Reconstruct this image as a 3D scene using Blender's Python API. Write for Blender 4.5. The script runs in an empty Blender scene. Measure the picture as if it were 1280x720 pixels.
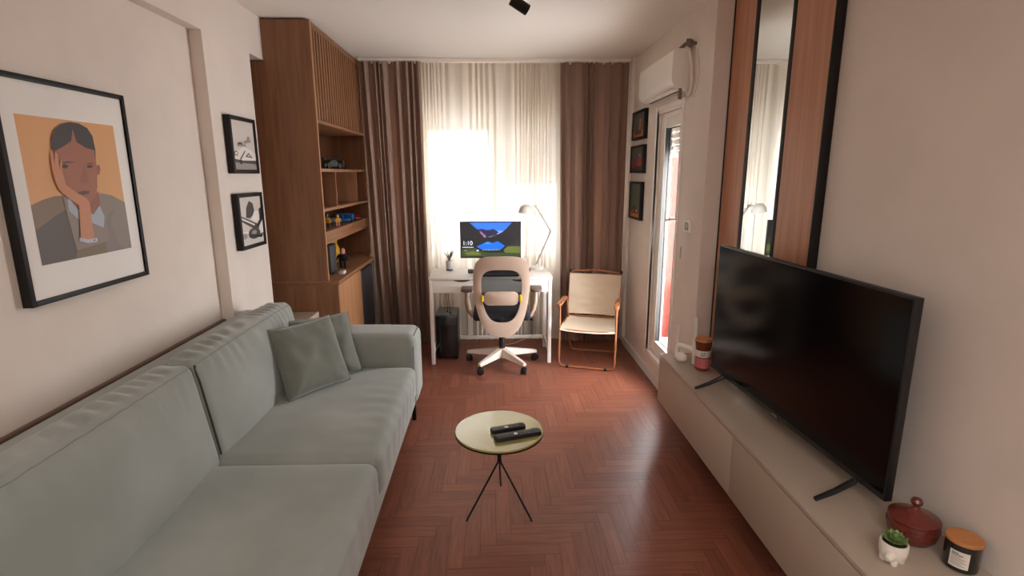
import bpy, bmesh, math, random
from math import sin, cos, pi, radians, sqrt, hypot
from mathutils import Vector, Matrix, noise
from mathutils.geometry import tessellate_polygon
random.seed(7)
SC = bpy.context.scene
COL = SC.collection

# ------------------------------------------------------------------ helpers
def lin(v):
    v /= 255.0
    return v / 12.92 if v <= .04045 else ((v + .055) / 1.055) ** 2.4
def rgb(r, g, b): return (lin(r), lin(g), lin(b), 1)

MATS = {}
def mat(name, col, rough=.6, metal=0, coat=0, spec=.5, emit=0, sheen=0, alpha=None):
    m = bpy.data.materials.new(name); m.use_nodes = True
    b = m.node_tree.nodes['Principled BSDF']
    b.inputs['Base Color'].default_value = col
    b.inputs['Roughness'].default_value = rough
    b.inputs['Metallic'].default_value = metal
    b.inputs['Coat Weight'].default_value = coat
    b.inputs['Coat Roughness'].default_value = .08
    b.inputs['Specular IOR Level'].default_value = spec
    if emit:
        b.inputs['Emission Color'].default_value = col
        b.inputs['Emission Strength'].default_value = emit
    if sheen:
        b.inputs['Sheen Weight'].default_value = sheen
        b.inputs['Sheen Roughness'].default_value = .4
    MATS[name] = m
    return m

def nodes(m): return m.node_tree.nodes, m.node_tree.links, m.node_tree.nodes['Principled BSDF']

def add_noise(m, c1, c2, scale=(6, 6, 6), nscale=4, detail=5, bump=0, bscale=None, lo=.35, hi=.65, distort=0):
    """colour varies between c1 and c2 with a stretched noise; optional fine bump"""
    n, l, b = nodes(m)
    tc = n.new('ShaderNodeTexCoord'); mp = n.new('ShaderNodeMapping')
    mp.inputs['Scale'].default_value = scale
    nz = n.new('ShaderNodeTexNoise'); nz.inputs['Scale'].default_value = nscale
    nz.inputs['Detail'].default_value = detail; nz.inputs['Distortion'].default_value = distort
    rp = n.new('ShaderNodeValToRGB')
    rp.color_ramp.elements[0].position = lo; rp.color_ramp.elements[0].color = c1
    rp.color_ramp.elements[1].position = hi; rp.color_ramp.elements[1].color = c2
    l.new(tc.outputs['Object'], mp.inputs['Vector']); l.new(mp.outputs['Vector'], nz.inputs['Vector'])
    l.new(nz.outputs['Fac'], rp.inputs['Fac']); l.new(rp.outputs['Color'], b.inputs['Base Color'])
    if bump:
        n2 = n.new('ShaderNodeTexNoise'); n2.inputs['Scale'].default_value = bscale or 200
        n2.inputs['Detail'].default_value = 2
        l.new(tc.outputs['Object'], n2.inputs['Vector'])
        bp = n.new('ShaderNodeBump'); bp.inputs['Strength'].default_value = bump
        bp.inputs['Distance'].default_value = .002
        l.new(n2.outputs['Fac'], bp.inputs['Height']); l.new(bp.outputs['Normal'], b.inputs['Normal'])
    return m

class MB:
    """collects shapes in one bmesh"""
    def __init__(s): s.bm = bmesh.new()
    def _mi(s, faces, mi):
        for f in faces: f.material_index = mi
    def box(s, x0, x1, y0, y1, z0, z1, bev=0, seg=2, M=None, mi=0):
        r = bmesh.ops.create_cube(s.bm, size=1)
        vs = r['verts']
        for v in vs:
            v.co = Vector(((x0 + x1) / 2 + v.co.x * (x1 - x0), (y0 + y1) / 2 + v.co.y * (y1 - y0), (z0 + z1) / 2 + v.co.z * (z1 - z0)))
        fs = list({f for v in vs for f in v.link_faces})
        s._mi(fs, mi)
        if bev:
            es = list({e for v in vs for e in v.link_edges})
            r = bmesh.ops.bevel(s.bm, geom=es, offset=bev, segments=seg, affect='EDGES', profile=.5)
            vs = list({v for f in r['faces'] for v in f.verts} | {v for v in vs if v.is_valid})
            s._mi({f for v in vs for f in v.link_faces}, mi)
        if M:
            for v in vs: v.co = M @ v.co
        return s
    def lathe(s, prof, n=32, M=None, mi=0, caps=True):
        rings = []
        for r, z in prof:
            rings.append([s.bm.verts.new((r * cos(2 * pi * k / n), r * sin(2 * pi * k / n), z)) for k in range(n)])
        fs = []
        for a, b in zip(rings, rings[1:]):
            for k in range(n):
                fs.append(s.bm.faces.new((a[k], a[(k + 1) % n], b[(k + 1) % n], b[k])))
        if caps:
            fs.append(s.bm.faces.new(rings[0][::-1])); fs.append(s.bm.faces.new(rings[-1]))
        s._mi(fs, mi)
        if M:
            for ring in rings:
                for v in ring: v.co = M @ v.co
        return s
    def tube(s, pts, r, n=10, mi=0, closed=False, caps=True):
        pts = [Vector(p) for p in pts]
        N = len(pts); rr = r if isinstance(r, (list, tuple)) else [r] * N
        rings = []; up = None
        for i, p in enumerate(pts):
            if closed: t = pts[(i + 1) % N] - pts[i - 1]
            else: t = pts[min(i + 1, N - 1)] - pts[max(i - 1, 0)]
            t.normalize()
            if up is None:
                up = Vector((0, 0, 1)) if abs(t.z) < .9 else Vector((1, 0, 0))
            a = up - t * up.dot(t)
            if a.length < 1e-4: a = t.orthogonal()
            a.normalize(); up = a; b = t.cross(a)
            rings.append([s.bm.verts.new(p + (a * cos(2 * pi * k / n) + b * sin(2 * pi * k / n)) * rr[i]) for k in range(n)])
        fs = []
        for i in range(N if closed else N - 1):
            a, b = rings[i], rings[(i + 1) % N]
            for k in range(n):
                fs.append(s.bm.faces.new((a[k], a[(k + 1) % n], b[(k + 1) % n], b[k])))
        if caps and not closed:
            fs.append(s.bm.faces.new(rings[0][::-1])); fs.append(s.bm.faces.new(rings[-1]))
        s._mi(fs, mi); return s
    def prism(s, poly, d, M=None, mi=0, bev=0):
        """poly in local xy, extruded along local z by d"""
        a = [s.bm.verts.new((x, y, 0)) for x, y in poly]
        b = [s.bm.verts.new((x, y, d)) for x, y in poly]
        n = len(poly)
        fs = [s.bm.faces.new(a[::-1]), s.bm.faces.new(b)]
        for k in range(n): fs.append(s.bm.faces.new((a[k], a[(k + 1) % n], b[(k + 1) % n], b[k])))
        s._mi(fs, mi)
        vs = a + b
        if bev:
            es = [e for e in fs[0].edges] + [e for e in fs[1].edges]
            r = bmesh.ops.bevel(s.bm, geom=es, offset=bev, segments=2, affect='EDGES', profile=.5)
            vs = list({v for f in r['faces'] for v in f.verts} | {v for v in vs if v.is_valid})
        if M:
            for v in vs: v.co = M @ v.co
        return s
    def ring_prism(s, outer, inner, d, fn, mi=0):
        """flat ring between two outlines with the same count, extruded by d; fn maps (x,z,depth) to a point"""
        n = len(outer)
        def row(pl, dd): return [s.bm.verts.new(fn(x, z, dd)) for x, z in pl]
        mid = [((a[0] + b[0]) / 2, (a[1] + b[1]) / 2) for a, b in zip(outer, inner)]
        rows = [row(outer, .2 * d), row(outer, .8 * d), row(mid, d), row(inner, .8 * d), row(inner, .2 * d), row(mid, 0)]
        for a, b in zip(rows, rows[1:] + rows[:1]):
            for k in range(n):
                s.bm.faces.new((a[k], a[(k + 1) % n], b[(k + 1) % n], b[k])).material_index = mi
        return s
    def grid(s, nu, nv, fn, mi=0, wrap=False):
        V = [[s.bm.verts.new(fn(i / nu, j / nv)) for j in range(nv + 1)] for i in range(nu + 1)]
        for i in range(nu):
            for j in range(nv):
                s.bm.faces.new((V[i][j], V[i + 1][j], V[i + 1][j + 1], V[i][j + 1])).material_index = mi
        return s
    def poly(s, pts, mi=0):
        """a flat outline, cut into triangles"""
        pts = [Vector(p) for p in pts]
        vs = [s.bm.verts.new(p) for p in pts]
        for t in tessellate_polygon([pts]):
            a, b, c = (pts[i] for i in t)
            if (b - a).cross(c - a).length < 1e-10: continue
            s.bm.faces.new([vs[i] for i in t]).material_index = mi
        return s

def obj(name, mb, m, root=None, loc=None, smooth=True, angle=35, fix=True):
    """link the collected shapes as ONE mesh object; loc: subtract (world-coordinate meshes under a root at loc)"""
    bm = mb.bm
    if fix:
        bmesh.ops.remove_doubles(bm, verts=bm.verts, dist=1e-6)
        bmesh.ops.recalc_face_normals(bm, faces=bm.faces)
    me = bpy.data.meshes.new(name); bm.to_mesh(me); bm.free()
    for x in (m if isinstance(m, (list, tuple)) else [m]): me.materials.append(x)
    if smooth:
        me.polygons.foreach_set('use_smooth', [True] * len(me.polygons))
        me.set_sharp_from_angle(angle=radians(angle))
    o = bpy.data.objects.new(name, me); COL.objects.link(o)
    if loc is None and root is not None and root.name in WORLD: loc = WORLD[root.name]
    if loc is not None:
        me.transform(Matrix.Translation(-Vector(loc)))
        if root is None: o.location = loc
    if root is not None:
        o.parent = root
        if root.name in WORLD: WORLD[o.name] = WORLD[root.name]
    return o
WORLD = {}
def thing(name, label, cat, loc=(0, 0, 0), rotz=0, group=None, world=False):
    o = bpy.data.objects.new(name, None); COL.objects.link(o)
    o.empty_display_size = .05
    o.location = loc; o.rotation_euler = (0, 0, rotz)
    o['label'] = label; o['category'] = cat
    if group: o['group'] = group
    if world: WORLD[o.name] = Vector(loc)
    return o
def tag(o, label, cat, group=None):
    o['label'] = label; o['category'] = cat
    if group: o['group'] = group
    return o
def struct(name, mb, m, root=None, **k):
    o = obj(name, mb, m, root, **k)
    if root is None: o['kind'] = 'structure'
    return o
def R(axis, deg): return Matrix.Rotation(radians(deg), 4, axis)
def T(x, y, z): return Matrix.Translation((x, y, z))
def arc(cx, cy, r, a0, a1, n): return [(cx + r * cos(radians(a0 + (a1 - a0) * k / n)), cy + r * sin(radians(a0 + (a1 - a0) * k / n))) for k in range(n + 1)]
def rrect(x0, x1, y0, y1, r, n=5):
    return arc(x1 - r, y0 + r, r, -90, 0, n) + arc(x1 - r, y1 - r, r, 0, 90, n) + arc(x0 + r, y1 - r, r, 90, 180, n) + arc(x0 + r, y0 + r, r, 180, 270, n)

def rc(pts, r=.05, n=5):
    """round the corners of a polyline"""
    pts = [Vector(p) for p in pts]; out = [pts[0]]
    for a_, b_, c_ in zip(pts, pts[1:], pts[2:]):
        u = (a_ - b_).normalized() * min(r, (a_ - b_).length * .45); v = (c_ - b_).normalized() * min(r, (c_ - b_).length * .45)
        for k in range(n + 1):
            t = k / n
            out.append((b_ + u) * (1 - t) ** 2 + b_ * 2 * t * (1 - t) + (b_ + v) * t * t)
    return out + [pts[-1]]

# ------------------------------------------------------------------ materials
wall_m = mat('wall_paint', rgb(222, 211, 201), .85, spec=.2)
add_noise(wall_m, rgb(220, 209, 199), rgb(225, 214, 204), nscale=.7, bump=.04, bscale=120)
ceil_m = mat('ceiling_paint', rgb(236, 230, 222), .9, spec=.2)
white_m = mat('white_lacquer', rgb(232, 227, 220), .4)
pvc_m = mat('white_pvc', rgb(238, 235, 230), .3)
ac_m = mat('white_plastic', rgb(236, 231, 224), .35)
black_m = mat('black_frame', rgb(26, 23, 21), .5, spec=.3)
blackmetal_m = mat('black_metal', rgb(24, 22, 21), .4, metal=.6)
blackplastic_m = mat('black_plastic', rgb(24, 24, 25), .42)
tvscreen_m = mat('tv_screen', rgb(4, 4, 5), .14, spec=.22)
darkgrey_m = mat('dark_grey_plastic', rgb(62, 62, 66), .4)
chrome_m = mat('chrome', rgb(200, 200, 200), .2, metal=1)
console_m = mat('console_lacquer', rgb(176, 161, 145), .42)
paper_m = mat('paper', rgb(232, 228, 222), .6, coat=.5)
mirror_m = mat('mirror_glass', rgb(225, 228, 226), .015, metal=1)

def wood(name, c1, c2, grain='z', rough=.45, sc=1.0):
    m = mat(name, c1, rough)
    s = {'z': (16, 16, .9), 'y': (16, .9, 16), 'x': (.9, 16, 16)}[grain]
    add_noise(m, c1, c2, tuple(q * sc for q in s), 2.2, 7, bump=.05, bscale=250, lo=.3, hi=.7, distort=.6)
    return m
WD1, WD2 = rgb(120, 79, 52), rgb(146, 101, 68)
wood_z = wood('oak_veneer_upright', WD1, WD2, 'z')
wood_y = wood('oak_veneer_shelf', WD1, WD2, 'y')
wood_shaded = wood('oak_veneer_shaded', rgb(68, 41, 24), rgb(86, 54, 33), 'z')  # same oak, with the shade of the unlit interior painted into its colour
panel_wood = wood('walnut_panel', rgb(168, 114, 82), rgb(196, 138, 102), 'z', .4, .8)
lid_wood = wood('lid_wood', rgb(176, 112, 60), rgb(196, 132, 76), 'x', .5)
arm_wood = wood('arm_wood', rgb(150, 92, 56), rgb(176, 112, 70), 'y', .45)
tube_wood = wood('tube_wood', rgb(134, 84, 54), rgb(156, 100, 64), 'z', .4)

def fabric(name, c1, c2, rough=.9, sheen=.4, bump=.25, bscale=500, ns=3):
    m = mat(name, c1, rough, sheen=sheen, spec=.2)
    add_noise(m, c1, c2, (1, 1, 1), ns, 8, bump=bump, bscale=bscale, lo=.3, hi=.7)
    return m
sofa_m = fabric('sofa_velvet', rgb(138, 143, 137), rgb(155, 159, 153))
pillow_m = fabric('pillow_velvet', rgb(106, 109, 100), rgb(121, 124, 115))
canvas_m = fabric('canvas', rgb(196, 178, 155), rgb(208, 190, 168), sheen=.1)
piping_m = mat('piping', rgb(126, 130, 124), .9)
seam_m = mat('dark_piping', rgb(60, 62, 58), .9)
cushseat_m = fabric('chair_seat_fabric', rgb(42, 42, 46), rgb(52, 52, 56), sheen=.1)

def translucent(name, col, trans, clear, extra=None, folds=0):
    """woven cloth: diffuse + translucent + a see-through share for the open weave"""
    m = bpy.data.materials.new(name); m.use_nodes = True
    n, l = m.node_tree.nodes, m.node_tree.links
    n.remove(n['Principled BSDF'])
    out = n['Material Output']
    d = n.new('ShaderNodeBsdfDiffuse'); d.inputs['Color'].default_value = col
    t = n.new('ShaderNodeBsdfTranslucent'); t.inputs['Color'].default_value = extra or col
    tr = n.new('ShaderNodeBsdfTransparent')
    m1 = n.new('ShaderNodeMixShader'); m1.inputs[0].default_value = trans
    m2 = n.new('ShaderNodeMixShader'); m2.inputs[0].default_value = clear
    l.new(d.outputs[0], m1.inputs[1]); l.new(t.outputs[0], m1.inputs[2])
    l.new(m1.outputs[0], m2.inputs[1]); l.new(tr.outputs[0], m2.inputs[2])
    l.new(m2.outputs[0], out.inputs['Surface'])
    return m
sheer_m = translucent('sheer_voile', rgb(214, 205, 192), .085, .012, rgb(202, 197, 188))
drape_m = translucent('drape_cloth', rgb(148, 125, 112), .07, 0, rgb(170, 108, 82))
mesh_m = translucent('chair_mesh', rgb(46, 46, 50), .0, .22)

def glass(name, tint=(1, 1, 1, 1), refl=.06):
    """thin pane: mostly clear, a little mirror"""
    m = bpy.data.materials.new(name); m.use_nodes = True
    n, l = m.node_tree.nodes, m.node_tree.links
    n.remove(n['Principled BSDF'])
    tr = n.new('ShaderNodeBsdfTransparent'); tr.inputs[0].default_value = tint
    gl = n.new('ShaderNodeBsdfGlossy'); gl.inputs['Roughness'].default_value = .02
    lw = n.new('ShaderNodeLayerWeight'); lw.inputs['Blend'].default_value = .5
    pw = n.new('ShaderNodeMath'); pw.operation = 'POWER'; pw.inputs[1].default_value = 5.5
    ad = n.new('ShaderNodeMath'); ad.operation = 'ADD'; ad.inputs[1].default_value = .03; ad.use_clamp = True
    mx = n.new('ShaderNodeMixShader')
    l.new(lw.outputs['Facing'], pw.inputs[0]); l.new(pw.outputs[0], ad.inputs[0])
    l.new(ad.outputs[0], mx.inputs[0]); l.new(tr.outputs[0], mx.inputs[1]); l.new(gl.outputs[0], mx.inputs[2])
    l.new(mx.outputs[0], n['Material Output'].inputs['Surface'])
    return m
pane_m = glass('window_pane')
tubeglass_m = glass('clear_tube', (.80, .82, .82, 1), )

# floor: every plank carries its own tone
floor_m = mat('parquet', rgb(128, 66, 46), .33)
n, l, b = nodes(floor_m)
at = n.new('ShaderNodeAttribute'); at.attribute_name = 'tone'
uvn = n.new('ShaderNodeUVMap'); uvn.uv_map = 'grain'
mp = n.new('ShaderNodeMapping'); mp.inputs['Scale'].default_value = (3, 55, 1)
nz = n.new('ShaderNodeTexNoise'); nz.inputs['Scale'].default_value = 1.6; nz.inputs['Detail'].default_value = 7; nz.inputs['Distortion'].default_value = .8
rp = n.new('ShaderNodeValToRGB')
rp.color_ramp.elements[0].position = .28; rp.color_ramp.elements[0].color = rgb(112, 64, 48)
rp.color_ramp.elements[1].position = .68; rp.color_ramp.elements[1].color = rgb(140, 84, 64)
hs = n.new('ShaderNodeHueSaturation')
mr = n.new('ShaderNodeMapRange'); mr.inputs['To Min'].default_value = .86; mr.inputs['To Max'].default_value = 1.14
l.new(uvn.outputs['UV'], mp.inputs['Vector']); l.new(mp.outputs['Vector'], nz.inputs['Vector'])
l.new(nz.outputs['Fac'], rp.inputs['Fac']); l.new(rp.outputs['Color'], hs.inputs['Color'])
l.new(at.outputs['Fac'], mr.inputs['Value']); l.new(mr.outputs['Result'], hs.inputs['Value'])
l.new(hs.outputs['Color'], b.inputs['Base Color'])
mr2 = n.new('ShaderNodeMapRange'); mr2.inputs['To Min'].default_value = .30; mr2.inputs['To Max'].default_value = .46
l.new(nz.outputs['Fac'], mr2.inputs['Value']); l.new(mr2.outputs['Result'], b.inputs['Roughness'])
bp = n.new('ShaderNodeBump'); bp.inputs['Strength'].default_value = .12; bp.inputs['Distance'].default_value = .002
l.new(nz.outputs['Fac'], bp.inputs['Height']); l.new(bp.outputs['Normal'], b.inputs['Normal'])
groove_m = mat('floor_joint', rgb(78, 42, 30), .8)

# ------------------------------------------------------------------ the setting
H = 2.58
YR = -2.4           # wall behind the photographer
XL, XP = -1.535, -1.47      # left wall: recess / pilaster face
XF, XN = 1.245, 1.38        # right wall: far part / recessed near part
YB = 5.10

# floor: herringbone parquet laid square to the room, one mesh
bm = bmesh.new()
tone = bm.faces.layers.float.new('tone'); uvl = bm.loops.layers.uv.new('grain')
W_, N_ = .069, 5
def plank(x0, x1, y0, y1, along):
    g = .0007
    x0 += g; x1 -= g; y0 += g; y1 -= g
    x0 = max(x0, -1.84); x1 = min(x1, 1.5); y0 = max(y0, YR); y1 = min(y1, YB + .02)
    if x1 - x0 < .004 or y1 - y0 < .004: return
    vs = [bm.verts.new((x, y, 0)) for x, y in ((x0, y0), (x1, y0), (x1, y1), (x0, y1))]
    f = bm.faces.new(vs); f[tone] = random.random()
    ox, oy = random.random() * 40, random.random() * 40
    for lp in f.loops:
        x, y = lp.vert.co.x, lp.vert.co.y
        lp[uvl].uv = (x + ox, y + oy) if along == 'x' else (y + ox, x + oy)
for j in range(-40, 84):
    for i in range(-40, 40):
        k = (i - j) % (2 * N_)
        if k == 0: plank(i * W_, (i + N_) * W_, j * W_, (j + 1) * W_, 'x')
        elif k == N_: plank(i * W_, (i + 1) * W_, (j - N_ + 1) * W_, (j + 1) * W_, 'y')
base = [bm.verts.new(p) for p in ((-1.84, YR, -.004), (1.5, YR, -.004), (1.5, YB + .02, -.004), (-1.84, YB + .02, -.004))]
bm.faces.new(base).material_index = 1
me = bpy.data.meshes.new('floor'); bm.to_mesh(me); bm.free()
me.materials.append(floor_m); me.materials.append(groove_m)
fl = bpy.data.objects.new('floor', me); COL.objects.link(fl); fl['kind'] = 'structure'

struct('ceiling', MB().box(-1.9, 1.6, YR - .2, YB + .3, H, H + .15), ceil_m)
w = MB()
w.box(-1.9, XL, YR, 2.98, 0, H)
w.box(XL, XP, YR, 2.98, 2.325, H)                 # shallow beam above the recess
w.box(-1.9, XP, 2.98, 3.53, 0, H)                 # pilaster with the two small pictures
w.box(-1.9, XP, 3.53, YB, 2.325, H)               # beam over the bookcase niche
w.box(-1.9, -1.80, 3.53, YB, 0, 2.325)
struct('wall_left', w, wall_m, smooth=False)
w = MB()
DY0, DY1, DZ0, DZ1 = 3.56, 4.12, .205, 2.03
w.box(XN, 1.6, YR, 3.14, 0, H)
for xa, xb, ya in ((XF, XF + .017, DY0), (XF + .017, XF + .10, DY0 - .10)):      # the door sits in a rebate
    w.box(xa, xb, 3.14, ya, 0, H); w.box(xa, xb, DY1, YB, 0, H)
    w.box(xa, xb, ya, DY1, DZ1, H); w.box(xa, xb, ya, DY1, 0, DZ0)
w.box(XF + .10, 1.6, 3.14, 3.30, 0, H)
struct('wall_right', w, wall_m, smooth=False)
WX0, WX1, WZ0, WZ1 = -.72, .74, .70, 2.19
w = MB()
w.box(-1.9, WX0, YB, YB + .26, 0, H); w.box(WX1, 1.6, YB, YB + .26, 0, H)
w.box(WX0, WX1, YB, YB + .26, 0, WZ0); w.box(WX0, WX1, YB, YB + .26, WZ1, H)
struct('wall_back', w, wall_m, smooth=False)
struct('wall_rear', MB().box(-1.9, 1.6, YR - .15, YR, 0, H), wall_m, smooth=False)
struct('baseboard_right', MB().box(XF - .014, XF, 3.14, 4.89, 0, .075, .003), white_m)
struct('baseboard_back', MB().box(-1.09, XF - .02, YB - .014, YB, 0, .09, .003), white_m)
struct('trim_1', MB().box(XF - .028, XF - .001, 4.835, 4.868, .08, H - .001, .004), white_m)       # slim white riser in the corner
struct('trim_2', MB().box(XL, XL + .022, YR, 2.975, .785, .805, .003), wood('dado_wood', rgb(100, 76, 62), rgb(116, 90, 74), 'y'))

# window: two sashes, roller shutter half down outside the right one
wf = MB()
y0, y1 = YB + .10, YB + .17
def rect_frame(mb, x0, x1, z0, z1, t, y0, y1, bev=.006):
    mb.box(x0, x0 + t, y0, y1, z0, z1, bev); mb.box(x1 - t, x1, y0, y1, z0, z1, bev)
    mb.box(x0 + t, x1 - t, y0, y1, z0, z0 + t, bev); mb.box(x0 + t, x1 - t, y0, y1, z1 - t, z1, bev)
rect_frame(wf, WX0, WX1, WZ0, WZ1, .055, y0, y1)
win = struct('window_1', wf, pvc_m)
for a, bx in ((WX0 + .05, .03), (.05, WX1 - .05)):
    s = MB(); rect_frame(s, a, bx, WZ0 + .05, WZ1 - .05, .06, y0 - .02, y1 - .01)
    so = obj('window_sash', s, pvc_m, win)
    obj('pane', MB().box(a + .055, bx - .055, y0 + .012, y0 + .018, WZ0 + .105, WZ1 - .105), pane_m, so, smooth=False)
obj('mullion', MB().box(.01, .07, y0 - .03, y0, WZ0 + .05, WZ1 - .05, .006), pvc_m, win)
obj('windowsill', MB().box(WX0, WX1, YB + .005, y0 + .02, WZ0, WZ0 + .025, .005), white_m, win)
shutter_m = mat('shutter_slats', rgb(196, 190, 180), .6)
sh = MB()
for k in range(13):
    z = WZ1 - .09 - k * .046
    sh.box(.07, WX1 - .02, y1 + .04, y1 + .052, z - .036, z, .005)
obj('shutter', sh, shutter_m, win)
sh = MB()
for k in range(2):
    z = WZ1 - .09 - k * .046
    sh.box(WX0 + .02, .05, y1 + .04, y1 + .052, z - .042, z, .005)
obj('shutter', sh, mat('shutter_bottom', rgb(158, 130, 108), .6), win)

# balcony door set back in the right wall
df = MB()
XD = XF + .022
def frame_yz(mb, y0, y1, z0, z1, t, x0, x1, bev=.005):
    mb.box(x0, x1, y0, y0 + t, z0, z1, bev); mb.box(x0, x1, y1 - t, y1, z0, z1, bev)
    mb.box(x0, x1, y0 + t, y1 - t, z0, z0 + t, bev); mb.box(x0, x1, y0 + t, y1 - t, z1 - t, z1, bev)
frame_yz(df, DY0 - .098, DY1, DZ0, DZ1, .055, XD + .002, XD + .075)
frame_yz(df, DY0, DY1 + .035, DZ0 - .035, DZ1 + .05, .036, XF - .012, XF + .01)       # architrave
door = struct('door_1', df, pvc_m)
s = MB(); frame_yz(s, DY0 - .06, DY1 - .058, DZ0 + .035, DZ1 - .035, .072, XD - .004, XD + .045)
sash = obj('door_sash', s, pvc_m, door)
obj('pane', MB().box(XD + .031, XD + .037, DY0 + .008, DY1 - .126, DZ0 + .103, DZ1 - .103), pane_m, sash, smooth=False)
g = MB(); frame_yz(g, DY0 + .012, DY1 - .13, DZ0 + .107, DZ1 - .107, .006, XD + .024, XD + .031, 0)
obj('gasket', g, black_m, sash)
hd = MB().box(XF - .004, XF + .012, 3.585, 3.61, 1.215, 1.33, .004)
hd.tube([(XF + .01, 3.597, 1.30), (XF - .04, 3.597, 1.30), (XF - .045, 3.61, 1.295), (XF - .045, 3.67, 1.285), (XF - .045, 3.69, 1.27), (XF - .043, 3.695, 1.20), (XF - .04, 3.69, 1.155)], .0085, 10)
obj('door_handle', hd, mat('handle_metal', rgb(205, 200, 196), .3, metal=.7), door)
lk = MB(); lk.box(XF - .004, XF + .001, 3.585, 3.605, 1.09, 1.13, .003)
obj('lock_plate', lk, chrome_m, door)
ds = MB()
for k in range(7):
    z = DZ1 - .0 - k * .045
    ds.box(XD + .085, XD + .10, DY0 - .14, DY1 + .25, z - .041, z, .005)
obj('shutter', ds, shutter_m, door)
# outside the balcony door
red = mat('red_render', rgb(104, 34, 25), .8)
add_noise(red, rgb(100, 32, 23), rgb(108, 37, 27), nscale=2)
e = MB().box(1.35, 1.965, 5.70, 5.76, -.25, 3.2)
struct('wall_outside', e, red, smooth=False)
struct('floor_balcony', MB().box(1.35, 2.05, 2.4, 5.70, -.35, -.2).box(1.97, 2.05, 2.4, 5.76, -.2, .40), mat('balcony_slab', rgb(170, 164, 158), .8), smooth=False)

# ------------------------------------------------------------------ curtains
rl = thing('curtain_rail', 'slim white curtain rail running along the ceiling over the window', 'curtain rail', (0, 4.93, H), world=True)
obj('track', MB().box(-1.14, XF - .03, 4.905, 4.935, H - .028, H - .002, .003), white_m, rl)
obj('track', MB().box(-1.14, XF - .03, 4.965, 4.99, H - .024, H - .002, .003), white_m, rl)
for k in range(7): obj('glider', MB().box(-1.10 + k * .073, -1.085 + k * .073, 4.912, 4.928, H - .05, H - .026, .003), white_m, rl)
for k in range(8): obj('glider', MB().box(.68 + k * .073, .695 + k * .073, 4.912, 4.928, H - .05, H - .026, .003), white_m, rl)

def drape(name, xa, xb, xa2, xb2, folds, y, amp, z0, z1, m, label, seed, tk=.0025, fine=0, zseg=40, warp=.45):
    rnd = random.Random(seed)
    ph = [rnd.uniform(-.9, .9) for _ in range(folds + 2)]
    am = [rnd.uniform(.6, 1.2) for _ in range(folds + 2)]
    NU = folds * 14
    def P(u, v):
        t = min(folds, max(0, u * folds + warp * sin(2 * pi * u * 1.7 + seed) * sin(pi * u) + warp * .6 * sin(2 * pi * u * 3.3 + seed * 2) * sin(pi * u)))
        i = int(t); fr = t - i
        a = am[i] * (1 - fr) + am[i + 1] * fr
        p = ph[i] * (1 - fr) + ph[i + 1] * fr
        low = 1 - v
        wob = .25 * sin(3.1 * low + i * .9 + seed) * low
        y_ = y + amp * a * sin(2 * pi * t + p * .8 + wob) * (.75 + .35 * low)
        x0 = xa + (xa2 - xa) * low; x1 = xb + (xb2 - xb) * low
        x_ = x0 + (x1 - x0) * u + .008 * sin(2 * pi * t * 2 + p) * low + fine * noise.noise((u * folds * 1.7, low * 2, seed))
        return (x_, y_, z0 + (z1 - z0) * v)
    mb = MB().grid(NU, zseg, P)
    r = bmesh.ops.solidify(mb.bm, geom=list(mb.bm.faces), thickness=tk) if tk else None
    o = obj(name, mb, m, angle=80)
    return tag(o, label, 'curtain')
drape('curtain', -1.135, -.605, -1.07, -.60, 8, 4.915, .034, .03, H - .034, drape_m, 'brown drape hanging left of the window, beside the bookcase', 3)
drape('curtain', .60, 1.205, .64, 1.205, 8, 4.915, .034, .03, H - .034, drape_m, 'brown drape hanging right of the window, behind the folding chair', 8)
drape('sheer_curtain', -.80, .84, -.80, .84, 34, 4.978, .013, .03, H - .03, sheer_m, 'sheer cream voile curtain across the window behind the desk', 5, tk=0, fine=.014, zseg=24, warp=2.2)

# ------------------------------------------------------------------ bookcase
BX, BY0, BY1 = -1.16, 3.73, 5.085
bc = thing('bookcase', 'tall oak bookcase with a slatted upper door and open shelves in the back left corner', 'bookcase', (-1.4, BY0, 0), world=True)
side = [(-1.79, .0), (-1.095, .0), (-1.095, .838), (BX, .838), (BX, 2.568), (XP + .003, 2.568), (XP + .003, 2.318), (-1.79, 2.318)]
Mside = Matrix(((1, 0, 0, 0), (0, 0, -1, BY0 + .022), (0, 1, 0, 0), (0, 0, 0, 1)))
obj('side_panel', MB().prism(side, .022, Mside), wood_z, bc, smooth=False)
obj('edge_strip', MB().box(BX - .001, BX + .003, BY0, BY0 + .022, .866, 2.568, .001), wood('oak_edge', rgb(160, 112, 76), rgb(178, 128, 90), 'z'), bc)
obj('top_panel', MB().box(XP + .004, BX, BY0 + .022, BY1, 2.546, 2.568), wood_y, bc, smooth=False)
obj('back_panel', MB().box(-1.60, -1.585, BY0 + .022, BY1, .05, 2.315), wood_shaded, bc, smooth=False)
for z, nm in ((1.952, 'shelf'), (1.632, 'shelf'), (1.36, 'shelf')):
    obj(nm, MB().box(-1.585, BX, BY0 + .022, BY1 - .02, z - .012, z + .01, .001), wood_y, bc)
obj('far_panel', MB().box(-1.585, BX, BY1 - .02, BY1, .87, 2.546), wood_z, bc, smooth=False)
for y in (4.094, 4.713):
    obj('divider', MB().box(-1.585, BX - .002, y - .009, y + .009, 1.37, 1.62), wood_z, bc, smooth=False)
d = MB()
d.box(BX - .05, BX - .038, BY0 + .024, BY1 - .02, 1.964, 2.545)
d.box(BX - .038, BX, BY0 + .024, BY0 + .05, 1.964, 2.545, .002); d.box(BX - .038, BX, BY1 - .04, BY1 - .02, 1.964, 2.545, .002)
d.box(BX - .038, BX, BY0 + .05, BY1 - .04, 2.528, 2.545, .002)
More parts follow.
